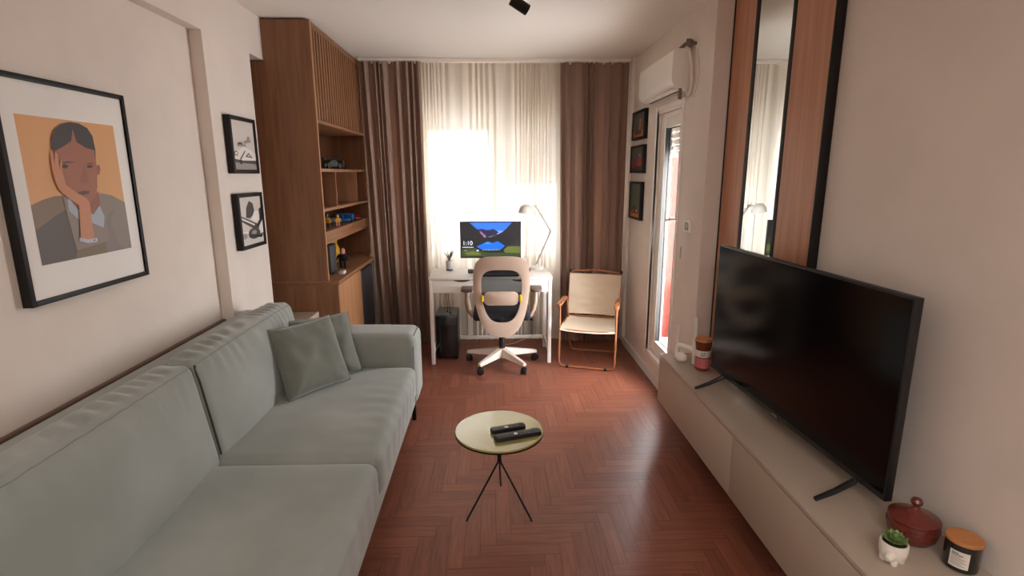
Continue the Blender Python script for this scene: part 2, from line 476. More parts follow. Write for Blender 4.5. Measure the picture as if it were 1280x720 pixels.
for k in range(21):
    y = BY0 + .075 + k * .06
    d.box(BX - .038, BX - .002, y, y + .03, 1.966, 2.53, .002)
obj('slatted_door', d, wood_z, bc)
dr = obj('drawer', MB().box(-1.50, BX - .002, BY0 + .026, BY1 - .05, 1.135, 1.208, .002), wood_y, bc)
obj('drawer_base', MB().box(-1.585, BX - .01, BY0 + .022, BY1 - .02, 1.118, 1.133), wood_y, bc, smooth=False)
obj('countertop', MB().box(-1.79, -1.085, BY0 - .002, 4.868, .838, .868, .003).box(-1.79, -1.162, 4.86, BY1 - .02, .838, .868), wood_y, bc)
cd = MB().box(-1.115, -1.095, BY0 + .026, 4.395, .05, .832, .002)
obj('cabinet_door', cd, wood('oak_door', rgb(146, 100, 66), rgb(170, 120, 82), 'z'), bc)
obj('plinth', MB().box(-1.15, -1.13, BY0 + .024, 4.40, 0, .05), wood_shaded, bc, smooth=False)
obj('partition_panel', MB().box(-1.58, -1.12, 4.398, 4.415, 0, .835), wood_shaded, bc, smooth=False)
fr = thing('mini_fridge', 'dark grey appliance fitted under the oak counter beside the brown drape', 'fridge', (-1.35, 4.63, 0), world=True)
obj('body', MB().box(-1.56, -1.14, 4.43, 4.86, .02, .81, .008), blackplastic_m, fr)
obj('door', MB().box(-1.138, -1.105, 4.43, 4.86, .03, .805, .008), mat('fridge_front', rgb(56, 55, 60), .35), fr)
for yy in (4.46, 4.83): obj('foot', MB().lathe([(.015, 0), (.015, .021)], 12, T(-1.18, yy, 0)), blackplastic_m, fr)

# toys and odds and ends on the shelves
tg = mat('toy_green', rgb(34, 46, 36), .4); tb = mat('toy_blue', rgb(24, 92, 160), .35); tr_ = mat('toy_red', rgb(170, 34, 30), .35)
ty = mat('toy_yellow', rgb(196, 150, 24), .4); tk_ = mat('toy_black', rgb(22, 21, 22), .4); tgr = mat('toy_grey', rgb(50, 52, 52), .4)
tw = mat('toy_white', rgb(214, 208, 200), .5); tpk = mat('toy_pink', rgb(190, 120, 110), .5)
def toy_car(name, label, x, y, z, L, W, m, rz=0, wing=False, group='toy models on the shelves'):
    t = thing(name, label, 'toy', (x, y, z), rz, group)
    r = .0135 * L / .16
    prof = [(-L / 2, r * .7), (-L / 2, r * 1.6), (-L * .28, r * 1.9), (-L * .12, r * 3.0), (L * .12, r * 3.0), (L * .26, r * 1.9), (L / 2, r * 1.4), (L / 2, r * .7)]
    Mx = Matrix(((0, 0, 1, -W / 2), (1, 0, 0, 0), (0, 1, 0, 0), (0, 0, 0, 1)))
    obj('body', MB().prism(prof, W, Mx, bev=.002), m, t)
    for yy in (-L * .3, L * .3):
        for xx in (-1, 1):
            obj('wheel', MB().lathe([(r, -.006), (r, .006)], 14, T(xx * W * .5, yy, r) @ R('Y', 90)), tk_, t)
    if wing:
        obj('wing', MB().box(-W * .5, W * .5, -L * .5, -L * .42, r * 3.2, r * 3.5).box(-.003, .003, -L * .48, -L * .44, r * 1.5, r * 3.3), m, t)
    return t
def figure(name, label, x, y, z, h, m1, m2, m3, rz=0, group='toy models on the shelves'):
    t = thing(name, label, 'toy', (x, y, z), rz, group)
    k = h
    b = MB()
    for s in (-1, 1): b.box(.02 * s * k / .2 - .014 * k / .2, .02 * s * k / .2 + .014 * k / .2, -.014 * k / .2, .014 * k / .2, 0, .36 * k, .003)
    obj('legs', b, m2, t)
    b = MB().prism([(-.21 * k, .36 * k), (.21 * k, .36 * k), (.17 * k, .70 * k), (-.17 * k, .70 * k)], .17 * k, Matrix(((1, 0, 0, 0), (0, 0, 1, -.085 * k), (0, 1, 0, 0), (0, 0, 0, 1))), bev=.003)
    for s in (-1, 1): b.tube([(.19 * k * s, 0, .66 * k), (.27 * k * s, -.02 * k, .52 * k), (.25 * k * s, -.12 * k, .42 * k)], .045 * k, 8)
    obj('torso', b, m1, t)
    obj('head', MB().lathe([(.05 * k, .70 * k), (.12 * k, .73 * k), (.13 * k, .9 * k), (.09 * k, .97 * k), (.05 * k, k)], 16), m3, t)
    return t
GZ = 1.643
toy_car('toy_car', 'dark green toy racing car on the top open shelf', -1.30, 4.62, GZ, .30, .12, tgr, radians(8), True)
toy_car('toy_car', 'black and green toy vehicle beside clear tubes on the top open shelf', -1.27, 4.25, GZ, .26, .13, tg, radians(-14), True)
figure('toy_figure', 'small yellow and dark toy figure at near end of the top open shelf', -1.25, 3.98, GZ, .10, mat('toy_purple', rgb(48, 34, 50), .5), tk_, ty)
for k, (yy, xx) in enumerate(((4.33, -1.43), (4.43, -1.40))):
    v = MB().lathe([(.022, 0), (.022, .27), (.019, .27), (.019, .006), (.001, .006)], 20, T(xx, yy, GZ), caps=False)
    tag(obj('glass_tube', v, tubeglass_m), ['nearer clear upright glass tube on the top open shelf', 'farther clear upright glass tube on the top open shelf'][k], 'tube', 'glass tubes on the top shelf')
figure('toy_figure', 'dark toy figure standing in the middle cubby of the bookcase', -1.26, 4.30, 1.371, .115, tk_, tk_, tpk)
wb = MB().lathe([(.003, -.034), (.010, -.028), (.013, -.008), (.012, .012), (.007, .026), (.002, .03)], 14, T(-1.176, 3.766, 1.553))
tag(obj('hanging_ornament', wb, tw), 'tiny pale ornament hung inside the near edge of the bookcase', 'ornament')
DZ = 1.2085
figure('toy_figure', 'yellow and black toy figure at near end of the shelf above the drawer front', -1.23, 4.02, DZ, .115, ty, tk_, tg)
figure('toy_figure', 'small orange and yellow toy figure beside the blue toy car', -1.20, 4.20, DZ, .09, ty, tpk, ty, .3)
toy_car('toy_car', 'blue toy car on the shelf with raised front edge', -1.25, 4.62, DZ, .26, .12, tb, radians(4), True)
toy_car('toy_car', 'dark blue toy car between yellow figure and blue toy car', -1.33, 4.40, DZ, .20, .10, mat('toy_navy', rgb(26, 34, 58), .4), radians(-20))
toy_car('toy_car', 'red toy car at the far end of the shelf, nearest the drape', -1.23, 4.90, DZ, .14, .07, tr_, radians(14))
CZ = .8685
sp = thing('speaker', 'black box speaker on the bookcase counter', 'speaker', (-1.30, 4.05, CZ), radians(0))
obj('body', MB().box(-.09, .09, -.085, .085, .0, .22, .008), blackplastic_m, sp)
obj('grille', MB().box(.09, .094, -.075, .075, .012, .208, .002), darkgrey_m, sp)
figure('toy_figure', 'black toy figure standing beside the speaker on the bookcase counter', -1.20, 4.27, CZ, .16, tk_, tk_, tpk)
yt = thing('toy_guitar', 'yellow pear-shaped toy at the back of the bookcase counter', 'toy', (-1.34, 4.50, CZ), 0)
b = MB()
prof = [(.012, 0), (.075, .02), (.10, .075), (.085, .13), (.055, .165), (.06, .20), (.045, .235), (.012, .245)]
b.lathe(prof, 24, Matrix.Diagonal((.55, 1, 1, 1)))
obj('body', b, ty, yt)
obj('arm', MB().tube([(0, -.05, .2), (.0, -.10, .22), (0, -.14, .20)], .022, 10), ty, yt)
tag(obj('small_box', MB().box(-1.16, -1.12, 3.985, 4.045, CZ, CZ + .022, .003), tw), 'tiny pale box lying at the near end of the bookcase counter', 'box')

# low beige unit between sofa and bookcase
cab_beige = mat('cabinet_beige', rgb(150, 134, 117), .5); cab_edge = mat('cabinet_edge', rgb(176, 160, 142), .5)
cb = thing('side_cabinet', 'low beige cabinet tucked between sofa and bookcase', 'cabinet', (-1.35, 3.60, 0), world=True)
obj('body', MB().box(-1.465, -1.25, 3.44, 3.722, .04, .625, .003), cab_beige, cb)
obj('top', MB().box(-1.466, -1.262, 3.436, 3.724, .625, .648, .002), cab_beige, cb)
obj('side_board', MB().box(-1.262, -1.242, 3.436, 3.724, .04, .650, .002), cab_edge, cb)
obj('plinth', MB().box(-1.45, -1.26, 3.46, 3.71, 0, .04), cab_beige, cb)

# ------------------------------------------------------------------ sofa
def softbox(mb, hx, hy, hz, r, fn, nx, ny, nz):
    """rounded box from six grids; fn(p, q) deforms the point p, q in [-1,1]^3"""
    def pt(q):
        h = Vector((hx, hy, hz))
        p = Vector((q[0] * hx, q[1] * hy, q[2] * hz))
        c = Vector([max(-(h[i] - r), min(h[i] - r, p[i])) for i in range(3)])
        d = p - c
        if d.length > 1e-9: p = c + d.normalized() * min(r, max(abs(d.x), abs(d.y), abs(d.z)))
        return fn(p, q)
    def dens(t, h):     # denser towards the rounded rims
        return t
    def sub(k, n, h):
        # sample positions: rims get their own steps
        e = r / h
        rim = [0, .08, .2, .36, .55, .77]
        a = [-1 + e * t for t in rim]
        core = [-1 + e + (2 - 2 * e) * i / n for i in range(n + 1)]
        return (a + core + [-t for t in a[::-1]])
    X, Y, Z = sub(0, nx, hx), sub(1, ny, hy), sub(2, nz, hz)
    def face(A, B, f):
        V = [[mb.bm.verts.new(pt(f(a, b_))) for b_ in B] for a in A]
        for i in range(len(A) - 1):
            for j in range(len(B) - 1): mb.bm.faces.new((V[i][j], V[i + 1][j], V[i + 1][j + 1], V[i][j + 1]))
    for s in (-1, 1):
        face(X, Y, lambda a, b_: (a, b_, s)); face(X, Z, lambda a, b_: (a, s, b_)); face(Y, Z, lambda a, b_: (s, a, b_))
    bmesh.ops.remove_doubles(mb.bm, verts=mb.bm.verts, dist=2e-5)
    return pt

sofa = thing('sofa', 'long grey-green velvet sofa along the left wall', 'sofa', (-.97, 2.0, 0), world=True)
SY0, SY1 = .55, 3.385
def fl_noise(p, a, s): return a * noise.noise((p.x * s, p.y * s, p.z * s))
# base and back frame
b = MB(); softbox(b, .485, (SY1 - SY0) / 2 - .01, .065, .02, lambda p, q: p + Vector((-.975, (SY0 + SY1) / 2, .26)), 6, 20, 3)
obj('base', b, sofa_m, sofa)
b = MB(); softbox(b, .05, (SY1 - SY0) / 2 - .275, .295, .016, lambda p, q: p + Vector((-1.415, (SY0 + SY1) / 2 - .005, .531)), 3, 24, 8)
obj('back_frame', b, sofa_m, sofa)
for (ya, yb) in ((SY1 - .285, SY1), (SY0, SY0 + .285)):
    def fa(p, q, ya=ya, yb=yb):
        p = p.copy()
        p.z += .008 * (1 - q[0] ** 2) if q[2] > .9 else 0
        p.y += .006 * noise.noise((p.x * 3, p.z * 4, ya))
        return p + Vector((-.91, (ya + yb) / 2, .4225))
    b = MB(); softbox(b, .437, (yb - ya) / 2, .2275, .055, fa, 10, 6, 8)
    arm = obj('arm', b, sofa_m, sofa)
    # welt around the front face
    yc, hw = (ya + yb) / 2, (yb - ya) / 2 - .008
    pts = [(-.489, yc + sx * hw, z) for sx, z in ((-1, .21), (-1, .56))] + [(-.489, yc - (hw - .05) + 0, .638)] + [(-.489, yc + (hw - .05), .638)] + [(-.489, yc + hw, .56), (-.489, yc + hw, .21)]
    obj('piping', MB().tube(pts, .0035, 6), piping_m, arm)
# seat cushions
def seat(y0, y1, seed):
    hx, hy, hz = .375, (y1 - y0) / 2, .10
    cx, cy, cz = -.85, (y0 + y1) / 2, .362
    def f(p, q):
        p = p.copy()
        bul = (1 - q[0] ** 4) * (1 - q[1] ** 4)
        if q[2] > 0: p.z += .012 * bul * q[2]
        if q[0] > .6 and q[2] < .8: p.x += .006 * (1 - q[1] ** 2)
        v = Vector((p.x * 3.2, p.y * 3.2, seed))
        if q[2] > .5: p.z += .004 * noise.noise(v) + .002 * noise.noise(v * 3)
        # shallow creases near the front end of the cushion
        m = max(0, 1 - abs(q[0] - .7) / .45) * max(0, 1 - abs(q[1] + .1) / .9)
        if q[2] > .8: p.z += .0022 * m * sin(p.y * 55 + 6 * noise.noise((p.x * 6, p.y * 3, seed)))
        if q[0] > .9: p.x += .002 * sin(p.y * 50 + 5 * noise.noise((p.z * 8, p.y * 3, seed)))
        return p + Vector((cx, cy, cz))
    b = MB(); pt = softbox(b, hx, hy, hz, .045, f, 26, 40, 6)
    o = obj('seat_cushion', b, sofa_m, sofa, angle=60)
    P = MB()
    P.tube([Vector(pt((.985, -1 + 2 * k / 30, .86))) for k in range(31)], .003, 6)
    for s in (-1, 1): P.tube([Vector(pt((-.9 + 1.87 * k / 30, s * .992, .93))) for k in range(31)], .003, 6)
    obj('piping', P, piping_m, o)
seat(2.015, 3.095, 1.0)
seat(.84, 2.005, 5.0)
# back cushions
def backc(y0, y1, seed):
    hx, hy, hz = .070, (y1 - y0) / 2, .227
    cx, cy, cz = -1.226, (y0 + y1) / 2, .647
    def f(p, q):
        p = p.copy()
        bul = (1 - abs(q[1]) ** 3.2) * (1 - abs(q[2]) ** 3.0)
        if q[0] > 0: p.x += .055 * bul * q[0]
        if q[2] > .5: p.z += .008 * (1 - q[1] ** 2)
        # gathered wrinkles over the top edge
        nz_ = noise.noise((p.y * 2.5, seed, p.x * 4))
        top = max(0, min(1, (q[2] - .35) / .65))
        fm = max(0, 1 - abs(q[0] - .1) / 1.1)
        wr = sin(p.y * 74 + 11 * noise.noise((p.y * 3.2, seed * 2, p.x * 2.5 + p.z * 3)) + p.x * 22 - p.z * 14)
        amp = .0115 * max(.12, .5 + .95 * noise.noise((p.y * 5, seed, 3.3 + p.z * 3)))
        if q[2] > .9: p.z += amp * wr * fm
        elif q[0] > .9: p.x += amp * .9 * wr * top ** 1.5
        p.x += .005 * noise.noise((p.y * 3, p.z * 3, seed + 9)) if q[0] > .5 else 0
        # lean back
        p.x += -.16 * (p.z + hz) + .035
        return p + Vector((cx, cy, cz))
    b = MB(); pt = softbox(b, hx, hy, hz, .035, f, 14, 130, 26)
    o = obj('back_cushion', b, sofa_m, sofa, angle=60)
    P = MB()
    P.tube([Vector(pt((.97, -.985 + 1.97 * k / 120, .94))) for k in range(121)], .0028, 6)
    P.tube([Vector(pt((-.97, -.985 + 1.97 * k / 120, .94))) for k in range(121)], .0028, 6)
    obj('piping', P, piping_m, o)
    for s in (-1, 1):
        obj('side_piping', MB().tube([Vector(pt((.985, s * .992, -.95 + 1.9 * k / 40))) for k in range(41)], .005, 6), seam_m, o)
backc(2.06, 3.095, 2.0)
backc(.84, 2.05, 11.0)
for x, y in ((-.535, 3.33), (-1.40, 3.33), (-.535, .62), (-1.40, .62), (-.60, 2.0)):
    obj('leg', MB().box(x - .012, x + .012, y - .02, y + .02, 0, .20, .002), blackmetal_m, sofa)

def pillow(label, c, yaw, lean, s, seed):
    t = thing('throw_pillow', label, 'pillow', c, 0, 'throw pillows on the sofa')
    M = R('Z', yaw) @ R('X', lean)
    def side(sg):
        def F(u, v):
            a, b_ = 2 * u - 1, 2 * v - 1
            pin = 1 - .055 * (1 - b_ * b_), 1 - .055 * (1 - a * a)
            x = s * a * pin[0]; z = s * b_ * pin[1]
            th = .068 * ((1 - a ** 4) * (1 - b_ ** 4)) ** .6
            th += .012 * noise.noise((a * 2.3, b_ * 2.3, seed)) * (1 - a ** 4) * (1 - b_ ** 4)
            rad = hypot(a, b_)
            th += .0045 * sin(math.atan2(b_, a) * 18 + 3 * noise.noise((a * 3, b_ * 3, seed))) * max(0, min(1, (rad - .75) / .4)) * (1 - max(abs(a), abs(b_)) ** 8)
            return M @ Vector((x, sg * th, z))
        return F
    b = MB().grid(36, 36, side(1)); b.grid(36, 36, side(-1))
    bmesh.ops.remove_doubles(b.bm, verts=b.bm.verts, dist=1e-4)
    obj('cover', b, pillow_m, t, angle=80)
    pts = []
    for k in range(24): pts.append((-1 + 2 * k / 24, -1))
    for k in range(24): pts.append((1, -1 + 2 * k / 24))
    for k in range(24): pts.append((1 - 2 * k / 24, 1))
    for k in range(24): pts.append((-1, 1 - 2 * k / 24))
    ring = [M @ Vector((s * a * (1 - .055 * (1 - b_ * b_)), 0, s * b_ * (1 - .055 * (1 - a * a)))) for a, b_ in pts]
    obj('edge_seam', MB().tube(ring, .0032, 6, closed=True), pillow_m, t)
pillow('grey-green throw pillow in front, overlapping the other sofa pillow', (-.982, 2.752, .652), 52.5, -23, .190, 1)
pillow('grey-green throw pillow behind, half hidden against the sofa arm', (-.972, 2.955, .640), 35, -30, .180, 4)

# ------------------------------------------------------------------ pictures on the walls
def picture(name, label, cat, wall, x, u0, u1, z0, z1, fw, depth, mat_w, art, base_col, group=None, framecol=black_m):
    """wall 'L': faces +x, u runs along +y; wall 'R': faces -x, u runs along -y. u0/u1 given as y extents"""
    sg = 1 if wall == 'L' else -1
    t = thing(name, label, cat, (x, (u0 + u1) / 2, z0), 0, group, world=True)
    X = sorted((x + sg * .001, x + sg * depth))
    f = MB()
    frame_yz(f, u0, u1, z0, z1, fw, X[0], X[1], .0015)
    obj('frame', f, framecol, t)
    xb = sorted((x + sg * .002, x + sg * (depth - .008)))
    obj('mat_board', MB().box(xb[0], xb[1], u0 + fw, u1 - fw, z0 + fw, z1 - fw), paper_m if mat_w else base_col, t, smooth=False)
    if art:
        a0, a1, b0, b1 = u0 + fw + mat_w[0], u1 - fw - mat_w[1], z0 + fw + mat_w[2], z1 - fw - mat_w[3]
        mb = MB(); ms = []; xs = x + sg * (depth - .0078)
        polys = [('bg', [(0, 0), (1, 0), (1, 1), (0, 1)], base_col)] + art
        for k, (nm, pl, m) in enumerate(polys):
            pl = [(min(1, max(0, p[0])), min(1, max(0, p[1]))) for p in pl]
            if m not in ms: ms.append(m)
            pts = []
            for u, v in pl:
                yy = a0 + (a1 - a0) * u if sg > 0 else a1 - (a1 - a0) * u
                pts.append((xs + sg * .0003 * k, yy, b0 + (b1 - b0) * v))
            if sg < 0: pts = pts[::-1]
            mb.poly(pts, ms.index(m))
        obj('print', mb, ms, t, smooth=False, fix=False)
    return t
def ink(name, r, g, b_): return mat(name, rgb(r, g, b_), .5, coat=.12)
i_or = ink('print_orange', 214, 158, 104); i_lap = ink('print_olive', 128, 106, 86); i_coat = ink('print_coat', 88, 78, 72)
i_ol = ink('print_olive_brown', 122, 104, 84); i_gr = ink('print_grey', 138, 124, 114); i_gd = ink('print_taupe', 128, 116, 112)
i_sh = ink('print_blue', 164, 170, 182); i_nk = ink('print_neck', 146, 88, 66); i_fc = ink('print_skin', 158, 98, 74)
i_hr = ink('print_hair', 60, 52, 48); i_ns = ink('print_nose', 148, 90, 70); i_hd = ink('print_hand', 194, 130, 96)
i_cf = ink('print_cuff', 188, 188, 200); i_ey = ink('print_eye', 70, 48, 44); i_mt = ink('print_mouth', 96, 66, 56)
ART = [
    ('lapel', [(0, .408), (0.109, 0.441), (0.223, 0.462), (0.35, 0.464), (0.344, 0.374), (0.188, 0.321), (0, 0.24)], i_lap),
    ('coat', [(0, 0.24), (0.188, 0.321), (0.344, 0.374), (0.416, 0.288), (0.337, 0), (0.0, 0.0)], i_coat),
    ('grey', [(0.70, 0.47), (0.839, 0.448), (1.0, 0.384), (1.0, 0.0), (0.681, 0), (0.692, 0.193), (0.717, 0.357)], i_gr),
    ('greydk', [(0.776, 0.316), (0.854, 0.33), (0.786, 0.24), (0.833, 0.064), (0.912, 0.001), (0.681, 0), (0.692, 0.193)], i_gd),
    ('olive', [(0.368, 0.128), (0.556, 0.097), (0.692, 0.193), (0.681, 0), (0.336, 0)], i_ol),
    ('under', [(0.30, 0.46), (0.45, 0.44), (0.72, 0.46), (0.73, 0.09), (0.35, 0.06)], i_gr),
    ('shirt', [(0.343, 0.436), (0.339, 0.352), (0.416, 0.288), (0.525, 0.261), (0.683, 0.199), (0.715, 0.283), (0.667, 0.396), (0.547, 0.401), (0.383, 0.451)], i_sh),
    ('neck', [(0.454, 0.44), (0.551, 0.419), (0.69, 0.485), (0.682, 0.377), (0.591, 0.31), (0.433, 0.355), (0.377, 0.426)], i_nk),
    ('ear', [(0.70, 0.678), (0.749, 0.686), (0.755, 0.656), (0.731, 0.614), (0.69, 0.602)], i_nk),
    ('face', [(0.282, 0.769), (0.403, 0.815), (0.478, 0.852), (0.514, 0.937), (0.531, 0.847), (0.623, 0.81), (0.725, 0.788), (0.707, 0.628), (0.685, 0.521), (0.653, 0.45), (0.573, 0.4), (0.45, 0.423), (0.323, 0.495), (0.27, 0.561), (0.261, 0.658)], i_fc),
    ('hair', [(0.27, 0.785), (0.285, 0.864), (0.326, 0.922), (0.405, 0.966), (0.493, 0.988), (0.591, 0.985), (0.674, 0.959), (0.721, 0.902), (0.729, 0.806), (0.715, 0.717), (0.713, 0.793), (0.623, 0.81), (0.531, 0.847), (0.514, 0.937), (0.478, 0.852), (0.403, 0.815), (0.301, 0.775)], i_hr),
    ('nose', [(0.557, 0.67), (0.59, 0.676), (0.6, 0.558), (0.543, 0.541), (0.496, 0.555)], i_ns),
    ('eye', [(0.336, 0.678), (0.371, 0.687), (0.41, 0.673), (0.374, 0.653), (0.34, 0.659)], i_ey),
    ('eye', [(0.6, 0.676), (0.639, 0.684), (0.674, 0.674), (0.638, 0.659), (0.602, 0.662)], i_ey),
    ('brow', [(0.313, 0.692), (0.397, 0.706), (0.493, 0.70), (0.394, 0.692)], i_mt),
    ('brow', [(0.579, 0.686), (0.634, 0.70), (0.694, 0.694), (0.631, 0.688)], i_mt),
    ('mouth', [(0.446, 0.478), (0.513, 0.493), (0.582, 0.488), (0.57, 0.471), (0.505, 0.462)], i_mt),
    ('hand', [(0.249, 0.76), (0.269, 0.764), (0.267, 0.682), (0.295, 0.77), (0.314, 0.755), (0.306, 0.65), (0.337, 0.72), (0.345, 0.715), (0.332, 0.626), (0.345, 0.536), (0.46, 0.466), (0.53, 0.437), (0.56, 0.401), (0.551, 0.259), (0.548, 0.13), (0.477, 0.124), (0.401, 0.147), (0.428, 0.304), (0.441, 0.389), (0.345, 0.444), (0.267, 0.504), (0.241, 0.577), (0.238, 0.673)], i_hd),
    ('cuff', [(0.387, 0.152), (0.478, 0.127), (0.581, 0.13), (0.573, 0.098), (0.471, 0.1), (0.381, 0.126)], i_cf),
    ('button', [(0.535, 0.121), (0.551, 0.119), (0.548, 0.109), (0.533, 0.11)], i_ey),
]
picture('framed_portrait', 'large black-framed portrait print of a person resting cheek on hand, orange background', 'picture', 'L', XL,
        1.745, 2.352, 1.176, 1.918, .018, .034, (.056, .062, .111, .107), ART, i_or)
g1 = ink('photo_grey_light', 206, 198, 190); g2 = ink('photo_grey', 150, 143, 138); g3 = ink('photo_grey_dark', 70, 66, 64); g4 = ink('photo_white', 228, 222, 214); g5 = ink('photo_black', 36, 33, 32)
def ell(cx, cy, rx, ry, n=14): return [(cx + rx * cos(2 * pi * k / n), cy + ry * sin(2 * pi * k / n)) for k in range(n)]
CAR = [('ground', [(0, 0), (1, 0), (1, .14), (0, .16)], g2), ('car', [(0, .2), (.15, .36), (.45, .47), (.8, .42), (1, .34), (1, .14), (0, .16)], g4),
       ('shade', [(0, .15), (1, .12), (1, .2), (.4, .19), (0, .22)], g3), ('lamp', ell(.12, .33, .08, .05), g3), ('lampi', ell(.12, .33, .05, .03), g4),
       ('grille', [(.25, .22), (.5, .40), (.54, .39), (.30, .21)], g3), ('badge', [(.50, .27), (.66, .36), (.84, .25)], g3), ('badgei', [(.58, .285), (.66, .33), (.75, .28)], g1),
       ('wheel', ell(.28, .16, .07, .05), g5), ('driver', ell(.32, .52, .12, .045), g3), ('bg', [(.18, .47), (.6, .49), (.52, .53), (.2, .51)], g2),
       ('tree', ell(.7, .6, .12, .03), g2), ('tree', ell(.55, .57, .10, .025), g2), ('tree', ell(.72, .66, .05, .04), g2)]
BIKE = [('ground', [(0, 0), (1, 0), (1, .14), (0, .1)], g1), ('fig', [(.25, .58), (.3, .78), (.45, .92), (.62, .86), (.66, .7), (.56, .60), (.42, .55)], g3),
        ('jacket', [(.5, .52), (.66, .7), (.86, .68), (.9, .5), (.72, .44)], g4), ('dark', [(.88, .72), (1, .76), (1, .46), (.8, .30), (.66, .34), (.88, .5)], g5),
        ('tank', [(0, .62), (.12, .60), (.78, .40), (.7, .32), (.5, .34), (0, .52)], g3), ('tankhi', [(.05, .585), (.62, .41), (.6, .38), (.05, .55)], g4),
        ('white', [(.8, .34), (1, .48), (1, .2), (.86, .2)], g4), ('eng', ell(.56, .22, .28, .12), g3), ('engi', ell(.55, .24, .12, .05), g2),
        ('pipe', [(0, .3), (.3, .28), (.3, .24), (0, .25)], g4), ('wh', [(.3, .16), (.9, .10), (.96, .2), (.8, .16), (.4, .22)], g5), ('tyre', ell(.1, .2, .12, .06), g2)]
picture('framed_photo', 'small black-framed monochrome photo of an old white car, upper of two', 'picture', 'L', XP, 3.10, 3.43, 1.608, 1.925, .022, .036, (.0, .0, .0, .0), CAR, g1, 'monochrome photos beside the bookcase')
picture('framed_photo', 'small black-framed monochrome photo of a motorcycle, lower of two', 'picture', 'L', XP, 3.10, 3.43, 1.172, 1.495, .022, .036, (.0, .0, .0, .0), BIKE, g1, 'monochrome photos beside the bookcase')
p_bg = ink('poster_slate', 84, 84, 80); p_or = ink('poster_orange', 176, 112, 62); p_rd = ink('poster_red', 160, 40, 42); p_gn = ink('poster_green', 78, 88, 76); p_dk = ink('poster_dark', 48, 46, 44); p_sk = ink('poster_pale', 196, 170, 146)
P1 = [('band', [(0, 0), (1, 0), (1, .3), (0, .18)], p_or), ('car', [(.2, .1), (.75, .12), (.8, .35), (.6, .5), (.35, .45)], p_dk), ('fig', [(.5, .3), (.6, .62), (.7, .62), (.72, .3)], p_or), ('red', [(.05, .2), (.3, .22), (.28, .3), (.05, .28)], p_rd), ('sk', ell(.65, .68, .05, .06), p_sk)]
P2 = [('base', [(0, 0), (1, 0), (1, .2), (0, .22)], p_dk), ('r1', [(.05, .12), (.35, .14), (.4, .42), (.2, .46), (.05, .35)], p_rd), ('r2', [(.5, .2), (.95, .24), (.9, .6), (.6, .52)], p_rd), ('w', ell(.28, .22, .08, .08), p_dk), ('s', ell(.75, .66, .06, .07), p_sk)]
P3 = [('base', [(0, 0), (1, 0), (1, .12), (0, .14)], p_or), ('car', [(.1, .1), (.9, .12), (.8, .28), (.5, .36), (.2, .28)], p_dk), ('t', [(.35, .35), (.65, .35), (.6, .8), (.45, .85)], p_gn), ('red', [(.15, .14), (.4, .15), (.4, .22), (.15, .2)], p_rd), ('s', ell(.7, .2, .08, .05), p_sk)]
picture('framed_poster', 'small black-framed poster with orange tones, uppermost of three by the door', 'picture', 'R', XF, 4.385, 4.76, 1.878, 2.11, .02, .034, (0, 0, 0, 0), P1, p_bg, 'framed posters between drape and balcony door')
picture('framed_poster', 'small black-framed poster with red shapes, middle of three by the door', 'picture', 'R', XF, 4.385, 4.775, 1.605, 1.832, .02, .034, (0, 0, 0, 0), P2, p_bg, 'framed posters between drape and balcony door')
picture('framed_poster', 'small dark black-framed poster, lowest of three by the door', 'picture', 'R', XF, 4.405, 4.76, 1.218, 1.535, .02, .034, (0, 0, 0, 0), P3, p_gn, 'framed posters between drape and balcony door')

# ------------------------------------------------------------------ air conditioner and thermostat
ac = thing('air_conditioner', 'white wall air conditioner above the balcony door', 'air conditioner', (XF, 3.88, 2.13), world=True)
AY0, AY1 = 3.50, 4.27
# section: x out from wall, z up
pr = [(0, 2.36), (-.088, 2.36), (-.105, 2.352), (-.112, 2.335)] + [(-.113, 2.20)] + [(-.113 + .06 * (1 - cos(radians(a))), 2.175 - .05 * sin(radians(a))) for a in (0, 20, 40, 60, 80)] + [(-.02, 2.122), (0, 2.122)]
Mac = Matrix(((1, 0, 0, XF - .004), (0, 0, 1, AY0), (0, 1, 0, 0), (0, 0, 0, 1)))
obj('body', MB().prism(pr, AY1 - AY0, Mac, bev=.003), ac_m, ac)
obj('louver', MB().box(XF - .10, XF - .045, AY0 + .05, AY1 - .05, 2.121, 2.128, .002, M=None), mat('louver_grey', rgb(214, 208, 200), .4), ac)
obj('louver_slot', MB().box(XF - .042, XF - .036, AY0 + .04, AY1 - .04, 2.116, 2.123), mat('slot_dark', rgb(90, 84, 78), .6), ac, smooth=False)
hose_m = mat('hose_white', rgb(222, 214, 204), .5); cable_d = mat('cable_taupe', rgb(120, 104, 92), .6)
obj('hose', MB().tube([(XF - .03, 3.49, 2.37), (XF - .028, 3.455, 2.33), (XF - .02, 3.43, 2.24), (XF - .016, 3.425, 2.16), (XF - .016, 3.44, 2.095), (XF - .018, 3.475, 2.08), (XF - .02, 3.50, 2.10), (XF - .022, 3.505, 2.13)], .010, 10), hose_m, ac)
obj('pipe', MB().tube([(XF - .045, 4.0, 2.362), (XF - .045, 3.62, 2.372), (XF - .04, 3.50, 2.385), (XF - .025, 3.44, 2.375), (XF - .004, 3.42, 2.37)], .011, 8), cable_d, ac)
b = MB(); b.lathe([(.016, -.02), (.019, -.012), (.019, .012), (.014, .02)], 12, T(XF - .03, 3.45, 2.378) @ R('X', 70))
b.tube([(XF - .035, 3.50, 2.375), (XF - .04, 3.475, 2.405), (XF - .03, 3.455, 2.40), (XF - .02, 3.43, 2.38)], .006, 8)
obj('pipe_joint', b, cable_d, ac)
obj('cable', MB().tube([(XF - .006, 3.42, 2.36), (XF - .005, 3.36, 2.27), (XF - .005, 3.34, 2.19), (XF - .005, 3.36, 2.12), (XF - .006, 3.42, 2.06)], .003, 6), hose_m, ac)
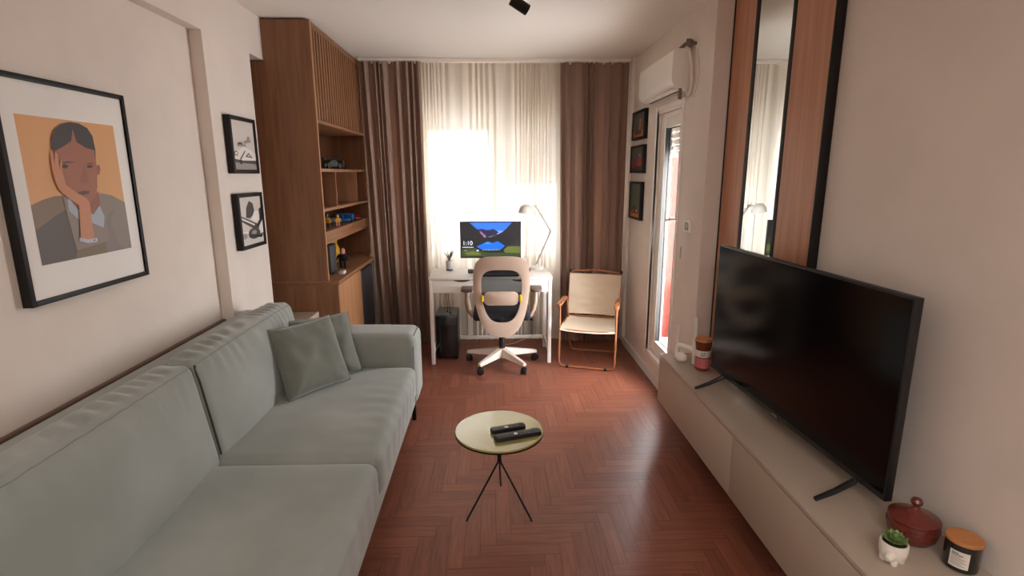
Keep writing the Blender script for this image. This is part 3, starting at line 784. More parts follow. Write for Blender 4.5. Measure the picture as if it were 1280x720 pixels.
obj('drain_stub', MB().tube([(XF - .055, 3.515, 2.125), (XF - .055, 3.51, 2.06)], .012, 10), cable_d, ac)
th = thing('thermostat', 'small white and grey thermostat on the wall right of the balcony door', 'thermostat', (XF, 3.34, 1.24), world=True)
obj('body', MB().box(XF - .02, XF - .001, 3.295, 3.385, 1.235, 1.315, .004), ac_m, th)
obj('screen', MB().box(XF - .0225, XF - .02, 3.31, 3.37, 1.25, 1.30, .001), mat('thermostat_screen', rgb(120, 116, 110), .3), th)
obj('dial', MB().box(XF - .0245, XF - .0225, 3.325, 3.34, 1.262, 1.288, .001), white_m, th)
obj('cable', MB().tube([(XF - .006, 3.46, 1.05), (XF - .004, 3.46, 1.13)], .003, 6), chrome_m, th)

# ------------------------------------------------------------------ mirror panel
mp_ = thing('mirror_panel', 'tall wall panel of two walnut boards flanking a narrow mirror, black framed, behind the television', 'mirror', (1.366, 2.67, .512), world=True)
PX0, PX1, PZ0, PZ1 = 1.342, 1.379, .512, 2.572
b = MB()
b.box(PX0 - .004, PX1, 2.196, 2.206, PZ0, PZ1, .002); b.box(PX0 - .004, PX1, 3.124, 3.137, PZ0, PZ1, .002)
b.box(PX0 - .002, PX1, 2.491, 2.524, PZ0, PZ1, .002); b.box(PX0 - .002, PX1, 2.836, 2.878, PZ0, PZ1, .002)
obj('frame', b, black_m, mp_)
obj('wood_board', MB().box(PX0, PX1, 2.206, 2.491, PZ0, PZ1), panel_wood, mp_, smooth=False)
obj('wood_board', MB().box(PX0, PX1, 2.878, 3.124, PZ0, PZ1), panel_wood, mp_, smooth=False)
obj('mirror', MB().box(PX0, PX1, 2.524, 2.836, PZ0, PZ1), mirror_m, mp_, smooth=False)

# ------------------------------------------------------------------ floating console
co = thing('tv_console', 'long floating greige television console along the right wall', 'console', (1.2, 2.0, .2), world=True)
CX, CT, CB = 1.032, .505, .20
YC = 3.137
obj('top', MB().box(CX - .001, XN - .002, .1, YC, CT - .018, CT, .0015), console_m, co)
obj('body', MB().box(CX + .022, XN - .002, .12, YC - .002, CB, CT - .018), console_m, co, smooth=False)
ys = [YC - .002, 2.095, 1.053, .12]
for a, b_ in zip(ys, ys[1:]):
    obj('door', MB().box(CX, CX + .019, b_ + .002, a - .002, CB, CT - .022, .0015), console_m, co)

# ------------------------------------------------------------------ television
tv = thing('television', 'large black flat television standing on the console', 'television', (1.245, 1.488, CT), radians(2.99))
TW, TH, TZ = 1.238, .672, .062          # local: y along the width (away), x towards the wall
b = MB().box(.0, .028, 0, TW, TZ, TZ + TH, .003)
b.box(.028, .06, .12, TW - .12, TZ + .03, TZ + .38, .008)
obj('body', b, blackplastic_m, tv)
obj('screen', MB().box(-.0012, .001, .009, TW - .009, TZ + .022, TZ + TH - .009), tvscreen_m, tv, smooth=False)
obj('logo', MB().box(-.003, .0, TW * .5 - .018, TW * .5 + .018, TZ + .003, TZ + .012, .001), chrome_m, tv)
obj('sensor', MB().box(-.001, .012, TW * .5 - .03, TW * .5 + .03, TZ - .006, TZ + .001, .001), darkgrey_m, tv)
for yy in (.135, TW - .135):
    f = MB()
    f.tube([(.012, yy, TZ + .01), (.0, yy, TZ - .01), (-.075, yy - .012, .026), (-.15, yy - .022, .0085)], [.012, .012, .010, .008], 8)
    f.tube([(.016, yy, TZ + .01), (.03, yy, TZ - .01), (.075, yy + .004, .024), (.11, yy + .006, .0085)], [.012, .012, .010, .008], 8)
    obj('foot', f, blackplastic_m, tv)

# ------------------------------------------------------------------ things on the console
TOPZ = CT + .0005
label_m = mat('label_paper', rgb(222, 214, 204), .6)
amber = mat('amber_jar', rgb(110, 48, 30), .12, coat=.6)
cn = thing('scented_candle', 'brown glass candle with pink and white label and wooden lid near the television', 'candle', (1.185, 2.845, TOPZ))
S14 = Matrix.Diagonal((1.08, 1.08, 1.42, 1))
obj('jar', MB().lathe([(.030, 0), (.037, .006), (.038, .02), (.038, .090), (.043, .118), (.040, .120)], 32, S14), amber, cn)
obj('wax_label', MB().lathe([(.0385, .014), (.0388, .016), (.0388, .052), (.0385, .054)], 32, S14, caps=False), mat('label_pink', rgb(196, 104, 106), .5), cn)
obj('label', MB().lathe([(.0386, .058), (.0389, .06), (.0389, .084), (.0386, .085)], 32, S14, caps=False), label_m, cn)
w = MB()
for k in range(3):
    for q in range(4):
        a = radians(232 + q * 9 + k * 3)
        w.box(-.0006, .0006, -.0022, .0022, 0, .005, M=T(.0424 * cos(a), .0424 * sin(a), .090 + k * .009) @ R('Z', math.degrees(a)))
obj('lettering', w, darkgrey_m, cn)
obj('lid', MB().lathe([(.038, .1205), (.044, .1215), (.044, .129), (.042, .131)], 32, S14), lid_wood, cn)

hl = thing('candle_holder', 'white ceramic bent-tube candle holder beside the brown candle', 'candle holder', (1.15, 3.0, TOPZ))
b = MB()
b.tube(rc([(-.035, .06, 0), (-.035, .06, .082), (.03, -.05, .082), (.03, -.05, 0)], .03), .0155, 14)
b.tube([(.03, -.05, .06), (.03, -.05, .115)], .0155, 14)
b.tube(rc([(.07, .055, 0), (.07, .055, .12), (.035, -.03, .105)], .03), .0155, 14)
obj('base', b, mat('ceramic_white', rgb(236, 230, 222), .45), hl)
lp = mat('candle_wax', rgb(232, 226, 218), .5)
cs = thing('taper_candle', 'thin pale taper candle at the far end of the ceramic holder', 'candle', (1.115, 3.058, TOPZ + .098), 0, 'taper candles in the ceramic holder')
obj('stick', MB().lathe([(.008, 0), (.0075, .105), (.003, .108)], 12), lp, cs)
obj('wick', MB().lathe([(.001, .107), (.001, .115)], 6), black_m, cs)
cs = thing('taper_candle', 'thicker white taper candle behind the brown candle lid', 'candle', (1.218, 3.052, TOPZ + .135), 0, 'taper candles in the ceramic holder')
obj('stick', MB().lathe([(.015, 0), (.013, .115), (.006, .122)], 14), lp, cs)
obj('wick', MB().lathe([(.001, .12), (.001, .128)], 6), black_m, cs)
cs = thing('taper_candle', 'short white candle stub on the near upright of the ceramic holder', 'candle', (1.18, 2.95, TOPZ + .1155), 0, 'taper candles in the ceramic holder')
obj('stick', MB().lathe([(.0125, 0), (.011, .045), (.004, .05)], 14), lp, cs)
obj('wick', MB().lathe([(.001, .048), (.001, .055)], 6), black_m, cs)
tag(obj('ceramic_pebble', MB().lathe([(.004, 0), (.022, .003), (.034, .015), (.036, .027), (.031, .042), (.016, .052), (.003, .054)], 28, T(1.113, 2.99, TOPZ) @ R('Z', 30) @ Matrix.Diagonal((.8, 1.15, 1, 1))), MATS['ceramic_white']), 'white rounded ceramic pebble under the arch of the candle holder', 'ornament')

# near end of the console
terra = mat('glazed_terracotta', rgb(104, 42, 32), .3, coat=.3)
add_noise(terra, rgb(92, 36, 28), rgb(116, 50, 38), nscale=14)
sb = thing('lidded_pot', 'red-brown glazed pot with knobbed lid on the console', 'pot', (1.272, 1.398, TOPZ))
obj('bowl', MB().lathe([(.040, 0), (.052, .004), (.062, .018), (.066, .036), (.0665, .056), (.065, .066), (.060, .067)], 40), terra, sb)
b = MB()
b.tube([(.0665 * cos(a), .0665 * sin(a), .050) for a in [2 * pi * k / 40 for k in range(40)]], .003, 6, closed=True)
obj('rim_band', b, terra, sb)
lid = obj('lid', MB().lathe([(.064, .0675), (.068, .070), (.067, .075), (.050, .082), (.028, .090), (.016, .097), (.010, .104)], 40), terra, sb)
obj('knob', MB().lathe([(.010, .103), (.008, .108), (.010, .112), (.0155, .118), (.0165, .125), (.012, .133), (.004, .136)], 20), terra, lid)
pt_m = mat('planter_white', rgb(228, 222, 212), .45)
pl = thing('succulent_planter', 'small white footed planter holding a green succulent', 'plant', (1.140, 1.303, TOPZ), radians(20))
b = MB()
b.lathe([(.020, .012), (.027, .014), (.033, .022), (.036, .04), (.036, .058), (.034, .064), (.031, .064), (.030, .055), (.004, .052)], 28)
for k in range(4):
    a = radians(45 + 90 * k)
    b.lathe([(.008, 0), (.010, .003), (.011, .016), (.009, .024)], 12, T(.021 * cos(a), .021 * sin(a), 0))
b.lathe([(.002, -.02), (.011, -.014), (.013, 0), (.009, .012), (.002, .017)], 14, T(-.032, -.014, .036) @ R('Y', 60))
obj('pot', b, pt_m, pl)
suc = mat('succulent_green', rgb(92, 124, 62), .45); add_noise(suc, rgb(74, 104, 54), rgb(124, 150, 86), nscale=30)
obj('soil', MB().lathe([(.001, .053), (.0295, .056)], 20, caps=False), mat('soil', rgb(60, 44, 34), .9), pl)
rn = random.Random(2)
for ring, (n_, ln, el) in enumerate(((9, .038, 20), (8, .032, 42), (5, .022, 66))):
    for k in range(n_):
        a = 360 * k / n_ + ring * 22 + rn.uniform(-6, 6)
        M = T(0, 0, .060 + .004 * ring) @ R('Z', a) @ R('Y', -el)
        def L(u, v, ln=ln, M=M):
            t = u; w_ = .0125 * sin(pi * min(1, t * .88 + .10)) ** .7 * (1.05 - .25 * t)
            ang = 2 * pi * v
            return M @ Vector((t * ln, w_ * cos(ang), .0035 * sin(ang) * (1 - t * .5) + .006 * t * t))
        obj('leaf', MB().grid(8, 10, L), suc, pl)
bk = thing('scented_candle', 'black jar candle with white label and wooden lid on the console', 'candle', (1.318, 1.275, TOPZ))
obj('jar', MB().lathe([(.036, 0), (.041, .004), (.042, .01), (.042, .082)], 40), mat('black_jar', rgb(22, 24, 23), .15, coat=.5), bk)
obj('lid', MB().lathe([(.040, .0825), (.0435, .084), (.0435, .092), (.042, .094)], 40), lid_wood, bk)
b = MB()
def LB(u, v):
    a = radians(188 + 62 * u); return (.0424 * cos(a), .0424 * sin(a), .016 + .050 * v)
b.grid(14, 4, LB); obj('label', b, label_m, bk)
b = MB()
for k in range(8):
    a0 = 194; ln = [22, 36, 30, 44, 40, 46, 34, 42][k]
    b.grid(8, 1, lambda u, v, a0=a0, ln=ln, k=k: (.0427 * cos(radians(a0 + ln * u)), .0427 * sin(radians(a0 + ln * u)), .058 - k * .005 + (.0028 if k < 2 else .0013) * v))
obj('lettering', b, darkgrey_m, bk)

# ------------------------------------------------------------------ round side table with remotes
tz = .412
tb_ = thing('side_table', 'small round side table with olive glass top and black tripod legs on the parquet', 'table', (.02, 2.345, 0))
gt = mat('olive_glass', rgb(160, 153, 92), .05, coat=1, spec=1)
obj('tabletop', MB().lathe([(.204, tz - .010), (.2085, tz - .008), (.2085, tz - .002), (.207, tz)], 72), gt, tb_)
obj('rim', MB().lathe([(.200, tz - .016), (.2095, tz - .0155), (.2095, tz - .0095), (.204, tz - .0095)], 72), blackmetal_m, tb_)
obj('hub', MB().lathe([(.045, tz - .0165), (.045, tz - .021), (.011, tz - .024), (.0105, tz - .150), (.008, tz - .168)], 24), blackmetal_m, tb_)
for fx, fy in ((-.157, -.105), (.148, -.118), (.008, .18)):
    lg = obj('leg', MB().tube([(fx * .02, fy * .02, tz - .135), (fx * .05, fy * .05, tz - .17), (fx * .97, fy * .97, .012), (fx, fy, .0)], .0047, 10), blackmetal_m, tb_)
def remote(label, cx, cy, yaw, L, W):
    t = thing('remote_control', label, 'remote control', (cx, cy, tz + .0005), yaw, 'remote controls on the side table')
    obj('body', MB().prism(rrect(-L / 2, L / 2, -W / 2, W / 2, .008), .018, T(0, 0, 0), bev=.0025), blackplastic_m, t)
    m = mat('remote_button', rgb(120, 118, 118), .5) if 'remote_button' not in MATS else MATS['remote_button']
    mw = mat('remote_button_pale', rgb(220, 218, 214), .5) if 'remote_button_pale' not in MATS else MATS['remote_button_pale']
    bb = MB()
    for i in range(13):
        for j in range(3):
            x = -L * .44 + i * L * .06; y = (j - 1) * W * .27
            if 6 <= i <= 7: continue
            bb.box(x - .0028, x + .0028, y - .0032, y + .0032, .0175, .0192, .0008)
    obj('button_grid', bb, m, t)
    obj('navigation_pad', MB().lathe([(.010, .0175), (.010, .0192), (.008, .0196)], 18, T(-L * .44 + 6.5 * L * .06, 0, 0)), mw, t)
remote('shorter black remote control, farther back on the olive glass tabletop', .062, 2.335, radians(17.5), .168, .040)
remote('longer black remote control, nearest the front of the olive glass tabletop', .106, 2.268, radians(17.5), .222, .046)

# ------------------------------------------------------------------ desk
dk = thing('desk', 'white desk with thin legs and shallow drawers in front of the window', 'desk', (-.02, 4.61, 0), world=True)
DX0, DX1, DY0_, DY1_, DT = -.54, .495, 4.37, 4.85, .757
obj('desktop', MB().box(DX0, DX1, DY0_, DY1_, DT - .018, DT, .002), white_m, dk)
for x in (DX0 + .004, DX1 - .034):
    for y in (DY0_ + .004, DY1_ - .034):
        obj('leg', MB().box(x, x + .03, y, y + .03, 0, DT - .018, .002), white_m, dk)
b = MB(); b.box(DX0 + .034, DX1 - .034, DY1_ - .022, DY1_ - .004, DT - .13, DT - .018)
b.box(DX0 + .006, DX0 + .026, DY0_ + .034, DY1_ - .034, DT - .13, DT - .018); b.box(DX1 - .026, DX1 - .006, DY0_ + .034, DY1_ - .034, DT - .13, DT - .018)
obj('apron', b, white_m, dk, smooth=False)
for x in (DX0 + .008, DX1 - .03):
    obj('side_rail', MB().box(x, x + .022, DY0_ + .034, DY1_ - .034, .085, .115, .002), white_m, dk)
obj('back_rail', MB().box(DX0 + .034, DX1 - .034, DY1_ - .028, DY1_ - .008, .085, .115, .002), white_m, dk)
xm = (DX0 + DX1) / 2
slot_m = mat('pull_slot', rgb(92, 70, 58), .8)
for a, b_ in ((DX0 + .036, xm - .002), (xm + .002, DX1 - .036)):
    c = (a + b_) / 2
    f = MB()
    n_ = 10
    poly = [(a, DT - .128), (b_, DT - .128), (b_, DT - .021), (c + .07, DT - .021)] + [(c + .07 - .14 * k / n_, DT - .021 - .018 * sin(pi * k / n_) ** .6) for k in range(1, n_)] + [(c - .07, DT - .021), (a, DT - .021)]
    M = Matrix(((1, 0, 0, 0), (0, 0, 1, DY0_ + .006), (0, 1, 0, 0), (0, 0, 0, 1)))
    f.prism(poly, .016, M)
    dd = obj('drawer', f, white_m, dk, smooth=False)
    obj('pull_recess', MB().box(c - .075, c + .075, DY0_ + .024, DY0_ + .03, DT - .05, DT - .02), slot_m, dd, smooth=False)
    obj('drawer_box', MB().box(a + .006, b_ - .006, DY0_ + .03, DY1_ - .05, DT - .125, DT - .05), white_m, dd, smooth=False)

# monitor
DTZ = DT + .0005
mo = thing('monitor', 'black computer monitor showing a blue mountain lake, on the white desk', 'monitor', (-.02, 4.66, DTZ))
obj('stand_base', MB().prism(rrect(-.115, .115, -.085, .085, .02), .010, T(0, .03, 0), bev=.002), darkgrey_m, mo)
obj('stand_post', MB().box(-.028, .028, .045, .065, .008, .30, .004), darkgrey_m, mo)
MW, MH, MZ = .532, .320, .120
obj('body', MB().box(-MW / 2, MW / 2, .0, .022, MZ, MZ + MH, .003).box(-.16, .16, .02, .048, MZ + .05, MZ + .25, .01), blackplastic_m, mo)
def scr(name, r, g, b_, e=.30):
    m = mat(name, rgb(r, g, b_), .35); nd = m.node_tree.nodes['Principled BSDF']
    nd.inputs['Base Color'].default_value = (.01, .01, .01, 1)
    nd.inputs['Emission Color'].default_value = rgb(r, g, b_); nd.inputs['Emission Strength'].default_value = e
    return m
s_sky = scr('screen_sky', 46, 108, 214); s_sky2 = scr('screen_haze', 120, 150, 222); s_mt = scr('screen_mountain', 36, 34, 66); s_snow = scr('screen_rose', 138, 96, 128)
s_dk = scr('screen_dark', 30, 29, 32); s_dk2 = scr('screen_rock', 44, 42, 40); s_lake = scr('screen_lake', 14, 98, 200); s_lake2 = scr('screen_lake_light', 58, 132, 220)
s_gr = scr('screen_grass', 92, 100, 44); s_gr2 = scr('screen_moss', 52, 62, 34); s_wt = scr('screen_white', 222, 228, 238); s_st = scr('screen_stone', 150, 146, 136)
SP = [([(0, 0), (1, 0), (1, 1), (0, 1)], s_dk), ([(.15, 1), (.86, 1), (.78, .82), (.68, .72), (.5, .60), (.35, .70), (.24, .86)], s_sky),
      ([(.30, .80), (.45, .74), (.60, .76), (.72, .76), (.66, .66), (.4, .62)], s_sky2),
      ([(.28, .80), (.36, .82), (.44, .78), (.50, .79), (.55, .82), (.60, .76), (.64, .72), (.58, .62), (.42, .58), (.34, .66)], s_mt),
      ([(.33, .76), (.38, .68), (.42, .62), (.43, .56), (.39, .55), (.37, .62), (.32, .70)], s_snow),
      ([(.44, .57), (.60, .64), (.66, .70), (.56, .60), (.46, .55)], s_st),
      ([(.38, .56), (.5, .58), (.6, .64), (.72, .74), (.85, .98), (1, 1), (1, .30), (.74, .30), (.62, .42), (.55, .40), (.42, .44)], s_dk),
      ([(.82, .34), (.92, .46), (1, .53), (1, .30)], s_dk2),
      ([(.26, .30), (.36, .38), (.45, .45), (.53, .40), (.62, .46), (.74, .32), (.68, .22), (.5, .18), (.34, .22)], s_lake),
      ([(.38, .385), (.45, .44), (.52, .39), (.44, .37)], s_lake2),
      ([(.72, .20), (.78, .30), (.9, .31), (1, .30), (1, .08), (.74, .10)], s_gr),
      ([(0, .22), (.14, .26), (.26, .24), (.36, .14), (.5, .12), (.72, .12), (1, .10), (1, 0), (0, 0)], s_gr2),
      ([(.05, .12), (.2, .18), (.34, .10), (.3, .05), (.1, .05)], s_gr),
      ([(.05, .19), (.09, .20), (.11, .18), (.06, .17)], s_st), ([(.26, .20), (.30, .20), (.29, .16), (.27, .16)], s_wt)]
for k in range(7): SP.append(([(.36 + .045 * k, .20), (.375 + .045 * k, .225 + .01 * (k % 3)), (.385 + .045 * k, .20), (.37 + .045 * k, .175)], s_st))
for k in range(9): SP.append(([(.025 + .021 * k, .272), (.04 + .021 * k, .272), (.04 + .021 * k, .293), (.025 + .021 * k, .293)], s_wt))
mb = MB(); ms = []
SX, SZ0, SWd, SHt = -MW / 2 + .006, MZ + .012, MW - .012, MH - .020
for k, (pl_, m) in enumerate(SP):
    if m not in ms: ms.append(m)
    mb.poly([(SX + SWd * u, -.0006 - .00006 * k, SZ0 + SHt * v) for u, v in pl_], ms.index(m))
scn = obj('screen', mb, ms, mo, smooth=False, fix=False)
fc = bpy.data.curves.new('clock', 'FONT'); fc.body = '1:10'; fc.size = .052; fc.extrude = .0002
fo = bpy.data.objects.new('clock_text', fc); COL.objects.link(fo)
dg = bpy.context.evaluated_depsgraph_get()
me = bpy.data.meshes.new_from_object(fo.evaluated_get(dg)); bpy.data.objects.remove(fo)
me.transform(T(SX + .014, -.0032, SZ0 + .104) @ R('X', 90)); me.materials.clear(); me.materials.append(s_wt)
ck = bpy.data.objects.new('screen_clock', me); COL.objects.link(ck); ck.parent = scn

sbx = thing('soundbar', 'dark grey tubular soundbar lying on the desk under the monitor', 'soundbar', (.05, 4.578, DTZ))
obj('body', MB().lathe([(.012, -.27), (.017, -.268), (.018, -.255), (.018, .255), (.017, .268), (.012, .27)], 20, T(0, 0, .019) @ R('Y', 90)), darkgrey_m, sbx)
obj('end_cap', MB().lathe([(.0185, -.008), (.0185, .008)], 20, T(.262, 0, .0195) @ R('Y', 90)), blackplastic_m, sbx)
obj('foot', MB().box(-.2, -.16, -.012, .012, 0, .006, .001).box(.16, .2, -.012, .012, 0, .006, .001), blackplastic_m, sbx)
kb = thing('keyboard', 'dark keyboard on the desk behind the office chair', 'keyboard', (.055, 4.46, DTZ))
obj('body', MB().prism(rrect(-.16, .16, -.055, .055, .008), .012, bev=.002), blackplastic_m, kb)
b = MB()
for i in range(14):
    for j in range(5): b.box(-.151 + i * .0218, -.151 + i * .0218 + .018, -.048 + j * .0195, -.048 + j * .0195 + .016, .0115, .0155, .001)
obj('keys', b, darkgrey_m, kb)

# desk lamp
lw = mat('lamp_white', rgb(226, 222, 216), .4); la = mat('lamp_arm_shaded', rgb(168, 164, 158), .4)  # white arms greyed: backlit shade against the window put into their colour
dl = thing('desk_lamp', 'white jointed desk lamp on the right end of the desk', 'lamp', (.395, 4.765, DTZ))
obj('base', MB().lathe([(.058, 0), (.06, .004), (.06, .018), (.052, .024), (.014, .027)], 36), lw, dl)
A, B, C_, D = Vector((0, 0, .03)), Vector((.125, .01, .34)), Vector((-.01, -.01, .56)), Vector((-.03, -.012, .575))
obj('stem', MB().tube([(0, 0, .022), (0, 0, .06)], .008, 12), lw, dl)
for s in (-1, 1):
    obj('lower_arm', MB().tube([Vector((0, s * .007, .055)), B + Vector((0, s * .007, 0))], .0075, 8), la, dl)
    obj('upper_arm', MB().tube([B + Vector((0, s * .007, 0)), C_ + Vector((0, s * .007, 0))], .0075, 8), la, dl)
for p in (Vector((0, 0, .058)), B, C_):
    obj('joint', MB().lathe([(.012, -.012), (.012, .012)], 14, T(*p) @ R('X', 90)), la, dl)
obj('spring', MB().tube([(.012 + .10 * t / 60 + .003 * cos(t * 1.6), .003 * sin(t * 1.6), .062 + .24 * t / 60) for t in range(10, 40)], .0012, 5), chrome_m, dl)
obj('neck', MB().tube([C_, (-.03, -.01, .568), (-.05, -.01, .562)], .007, 10), lw, dl)
Ms = T(-.098, -.012, .545) @ R('Y', 8)
sd = obj('lamp_shade', MB().lathe([(.066, -.045), (.065, -.028), (.060, -.004), (.047, .020), (.026, .032), (.004, .035), (.004, .033), (.024, .030), (.045, .018), (.058, -.005), (.063, -.028), (.064, -.045)], 36, Ms), lw, dl)
obj('bulb', MB().lathe([(.012, .02), (.014, .0), (.022, -.018), (.018, -.032), (.004, -.036)], 18, Ms), mat('bulb_glass', rgb(232, 230, 226), .3), sd)
cord = MB().tube([(-.045, -.005, .57), (-.01, .0, .592), (.03, .0, .585), (.045, .0, .558), (.03, .0, .535), (.008, .0, .535)], .0025, 6)
obj('cord', cord, mat('cord_grey', rgb(180, 174, 168), .5), dl)

# plant on the desk
dp = thing('potted_succulent', 'spiky succulent in a glass pot on the left of the desk', 'plant', (-.392, 4.74, DTZ))
obj('pot', MB().lathe([(.024, 0), (.028, .003), (.030, .085), (.027, .087), (.025, .07), (.002, .068)], 24), mat('pot_grey', rgb(186, 182, 176), .25, coat=.4), dp)
obj('pot_foot', MB().lathe([(.0285, -.0002), (.0295, .0), (.0295, .012), (.0285, .013)], 24, caps=False), darkgrey_m, dp)
lfm = mat('aloe_grey_green', rgb(96, 96, 84), .5)
rn = random.Random(5)
for k in range(11):
    a = 2 * pi * k / 11 + rn.uniform(-.2, .2); tl = rn.uniform(.35, 1.0); ln = rn.uniform(.075, .13)
    pts = [Vector((cos(a) * tl * ln * .5 * t * t, sin(a) * tl * ln * .5 * t * t, .068 + ln * t * (1 - .12 * t * tl))) for t in (0, .25, .5, .75, 1)]
    obj('leaf', MB().tube(pts, [.006, .0068, .0058, .0038, .0008], 8), lfm, dp)

# computer tower and its cables
pc = thing('computer_tower', 'black computer tower with grey top standing under the desk', 'computer', (-.412, 4.66, 0), world=True)
obj('body', MB().box(-.508, -.316, 4.505, 4.80, .012, .40, .006), mat('tower_black', rgb(20, 20, 22), .35), pc)
obj('front_panel', MB().box(-.506, -.318, 4.494, 4.506, .02, .396, .006), mat('tower_front', rgb(16, 16, 18), .2, coat=.4), pc)
obj('top_panel', MB().box(-.502, -.322, 4.512, 4.794, .399, .405, .002), mat('tower_top', rgb(120, 122, 120), .25), pc)
for x in (-.49, -.345):
    for y in (4.52, 4.77): obj('foot', MB().box(x, x + .025, y, y + .02, 0, .013, .002), blackplastic_m, pc)
obj('power_button', MB().lathe([(.009, .404), (.009, .408), (.007, .409)], 16, T(-.37, 4.53, 0)), black_m, pc)
obj('usb_plug', MB().box(-.415, -.402, 4.60, 4.625, .404, .418, .001).box(-.392, -.372, 4.55, 4.565, .404, .414, .001), black_m, pc)
cab_m = mat('cable_black', rgb(40, 36, 34), .5)
tag(obj('cable', MB().tube([(-.408, 4.612, .415), (-.413, 4.62, .47), (-.425, 4.66, .56), (-.44, 4.72, .62)], .0028, 6), cab_m), 'left one of two thin dark cables rising from the computer tower', 'cable', 'cables under the desk')
tag(obj('cable', MB().tube([(-.382, 4.557, .412), (-.385, 4.58, .46), (-.402, 4.64, .56), (-.418, 4.72, .62)], .0028, 6), cab_m), 'right one of two thin dark cables rising from the computer tower', 'cable', 'cables under the desk')
cw = mat('cable_white', rgb(206, 196, 186), .5)
tag(obj('cable', MB().tube([(.08, 4.86, .03), (.12, 4.86, .012), (.2, 4.85, .03), (.28, 4.83, .07), (.36, 4.82, .11), (.44, 4.83, .14), (.46, 4.86, .2)], .004, 6), cw), 'white cable looping low behind the right desk leg', 'cable', 'cables under the desk')

# ------------------------------------------------------------------ office chair
oc = thing('office_chair', 'office chair with pale hollow back frame, dark mesh and white star base at the desk', 'chair', (.068, 4.36, 0), radians(-1))
shell_m = mat('chair_shell', rgb(196, 172, 153), .5)
base_m = mat('chair_base_white', rgb(222, 206, 192), .4)
def sup(hw, zc, ht, hb, et, eb, n=72, hwb=None):
    out = []
    for k in range(n):
        a = 2 * pi * k / n; c, s = cos(a), sin(a)
        e = et if s >= 0 else eb
        x = (abs(c) ** (2 / e)) * (1 if c >= 0 else -1) * hw; z = (abs(s) ** (2 / e)) * (1 if s >= 0 else -1) * (ht if s >= 0 else hb)
        if hwb and s < 0: x *= 1 + (hwb - 1) * (abs(z) / hb)
        out.append((x, zc + z))
    return out
YBK = -.235
def bf(x, z, d):
    # gentle curve: sides wrap forward, lumbar pushes forward
    return Vector((x, YBK + d + .35 * x * x + .045 * sin(pi * (z - .33) / .65) - .03 + .05 * (z - .65) ** 2 * -2, z))
outer = sup(.226, .70, .275, .375, 4.2, 2.9, hwb=.80); inner = sup(.163, .70, .165, .265, 3.6, 2.9, hwb=.86)
back = obj('back_frame', MB().ring_prism(outer, inner, .03, bf), shell_m, oc, angle=60)
inner2 = sup(.172, .70, .175, .275, 3.6, 2.9, hwb=.86)
b = MB()
rows = []
for t in range(9):
    q = 1 - t / 8
    rows.append([b.bm.verts.new(bf(x * q, .66 + (z - .66) * q, .024) + Vector((0, .012 * (1 - q), 0))) for x, z in inner2])
for a_, c_ in zip(rows[:-2], rows[1:-1]):
    for k in range(72): b.bm.faces.new((a_[k], a_[(k + 1) % 72], c_[(k + 1) % 72], c_[k]))
b.bm.faces.new(rows[-2])
for v in rows[-1]: b.bm.verts.remove(v)
obj('mesh_panel', b, mesh_m, oc, angle=80)
lum = rrect(-.138, .138, .575, .685, .04, 6)
b = MB(); b.prism(lum, .018, Matrix(((1, 0, 0, -.004), (0, 0, 1, YBK + .012), (0, 1, 0, 0), (0, 0, 0, 1))), bev=.005)
lu = obj('lumbar_pad', b, shell_m, oc)
for s in (-1, 1):
    obj('clip', MB().lathe([(.004, -.03), (.012, -.022), (.013, .022), (.004, .03)], 14, T(s * .152 - .002, YBK + .018, .63)), mat('clip_yellow', rgb(206, 170, 20), .5) if s < 0 else MATS['clip_yellow'], lu)
b = MB(); softbox(b, .235, .235, .04, .035, lambda p, q: p + Vector((0, .055, .465 + .01 * (1 - q[0] ** 2))), 8, 8, 3)
obj('seat', b, cushseat_m, oc)
b = MB(); b.prism(rrect(-.17, .17, -.10, .22, .05), .05, T(0, 0, .375), bev=.01)
b.tube([(0, -.08, .40), (0, -.17, .42), (0, -.215, .47)], [.03, .028, .024], 12)
obj('mechanism', b, blackplastic_m, oc)
obj('lever', MB().tube([(.17, .05, .39), (.235, .05, .385), (.265, .05, .38)], [.006, .006, .012], 8), blackplastic_m, oc)
arm_g = mat('arm_grey', rgb(108, 88, 78), .5)
for s in (-1, 1):
    pd = obj('armrest', MB().prism(rrect(s * .285 - .045, s * .285 + .045, -.13, .11, .03), .028, T(0, 0, .66), bev=.008), arm_g, oc)
    obj('arm_post', MB().tube([(s * .285, .0, .662), (s * .285, .0, .56), (s * .272, .0, .49), (s * .245, .0, .435), (s * .17, .03, .405)], [.016, .017, .018, .018, .016], 12), shell_m, pd)
    obj('arm_trim', MB().tube([(s * .30, .005, .655), (s * .302, .005, .55), (s * .29, .005, .475), (s * .25, .005, .42)], .007, 8), arm_g, pd)
obj('gas_lift', MB().lathe([(.026, .12), (.026, .26), (.017, .26), (.017, .385)], 20), blackplastic_m, oc)
b = MB(); b.lathe([(.03, .06), (.045, .075), (.045, .125), (.034, .15)], 24)
CASTERS = []
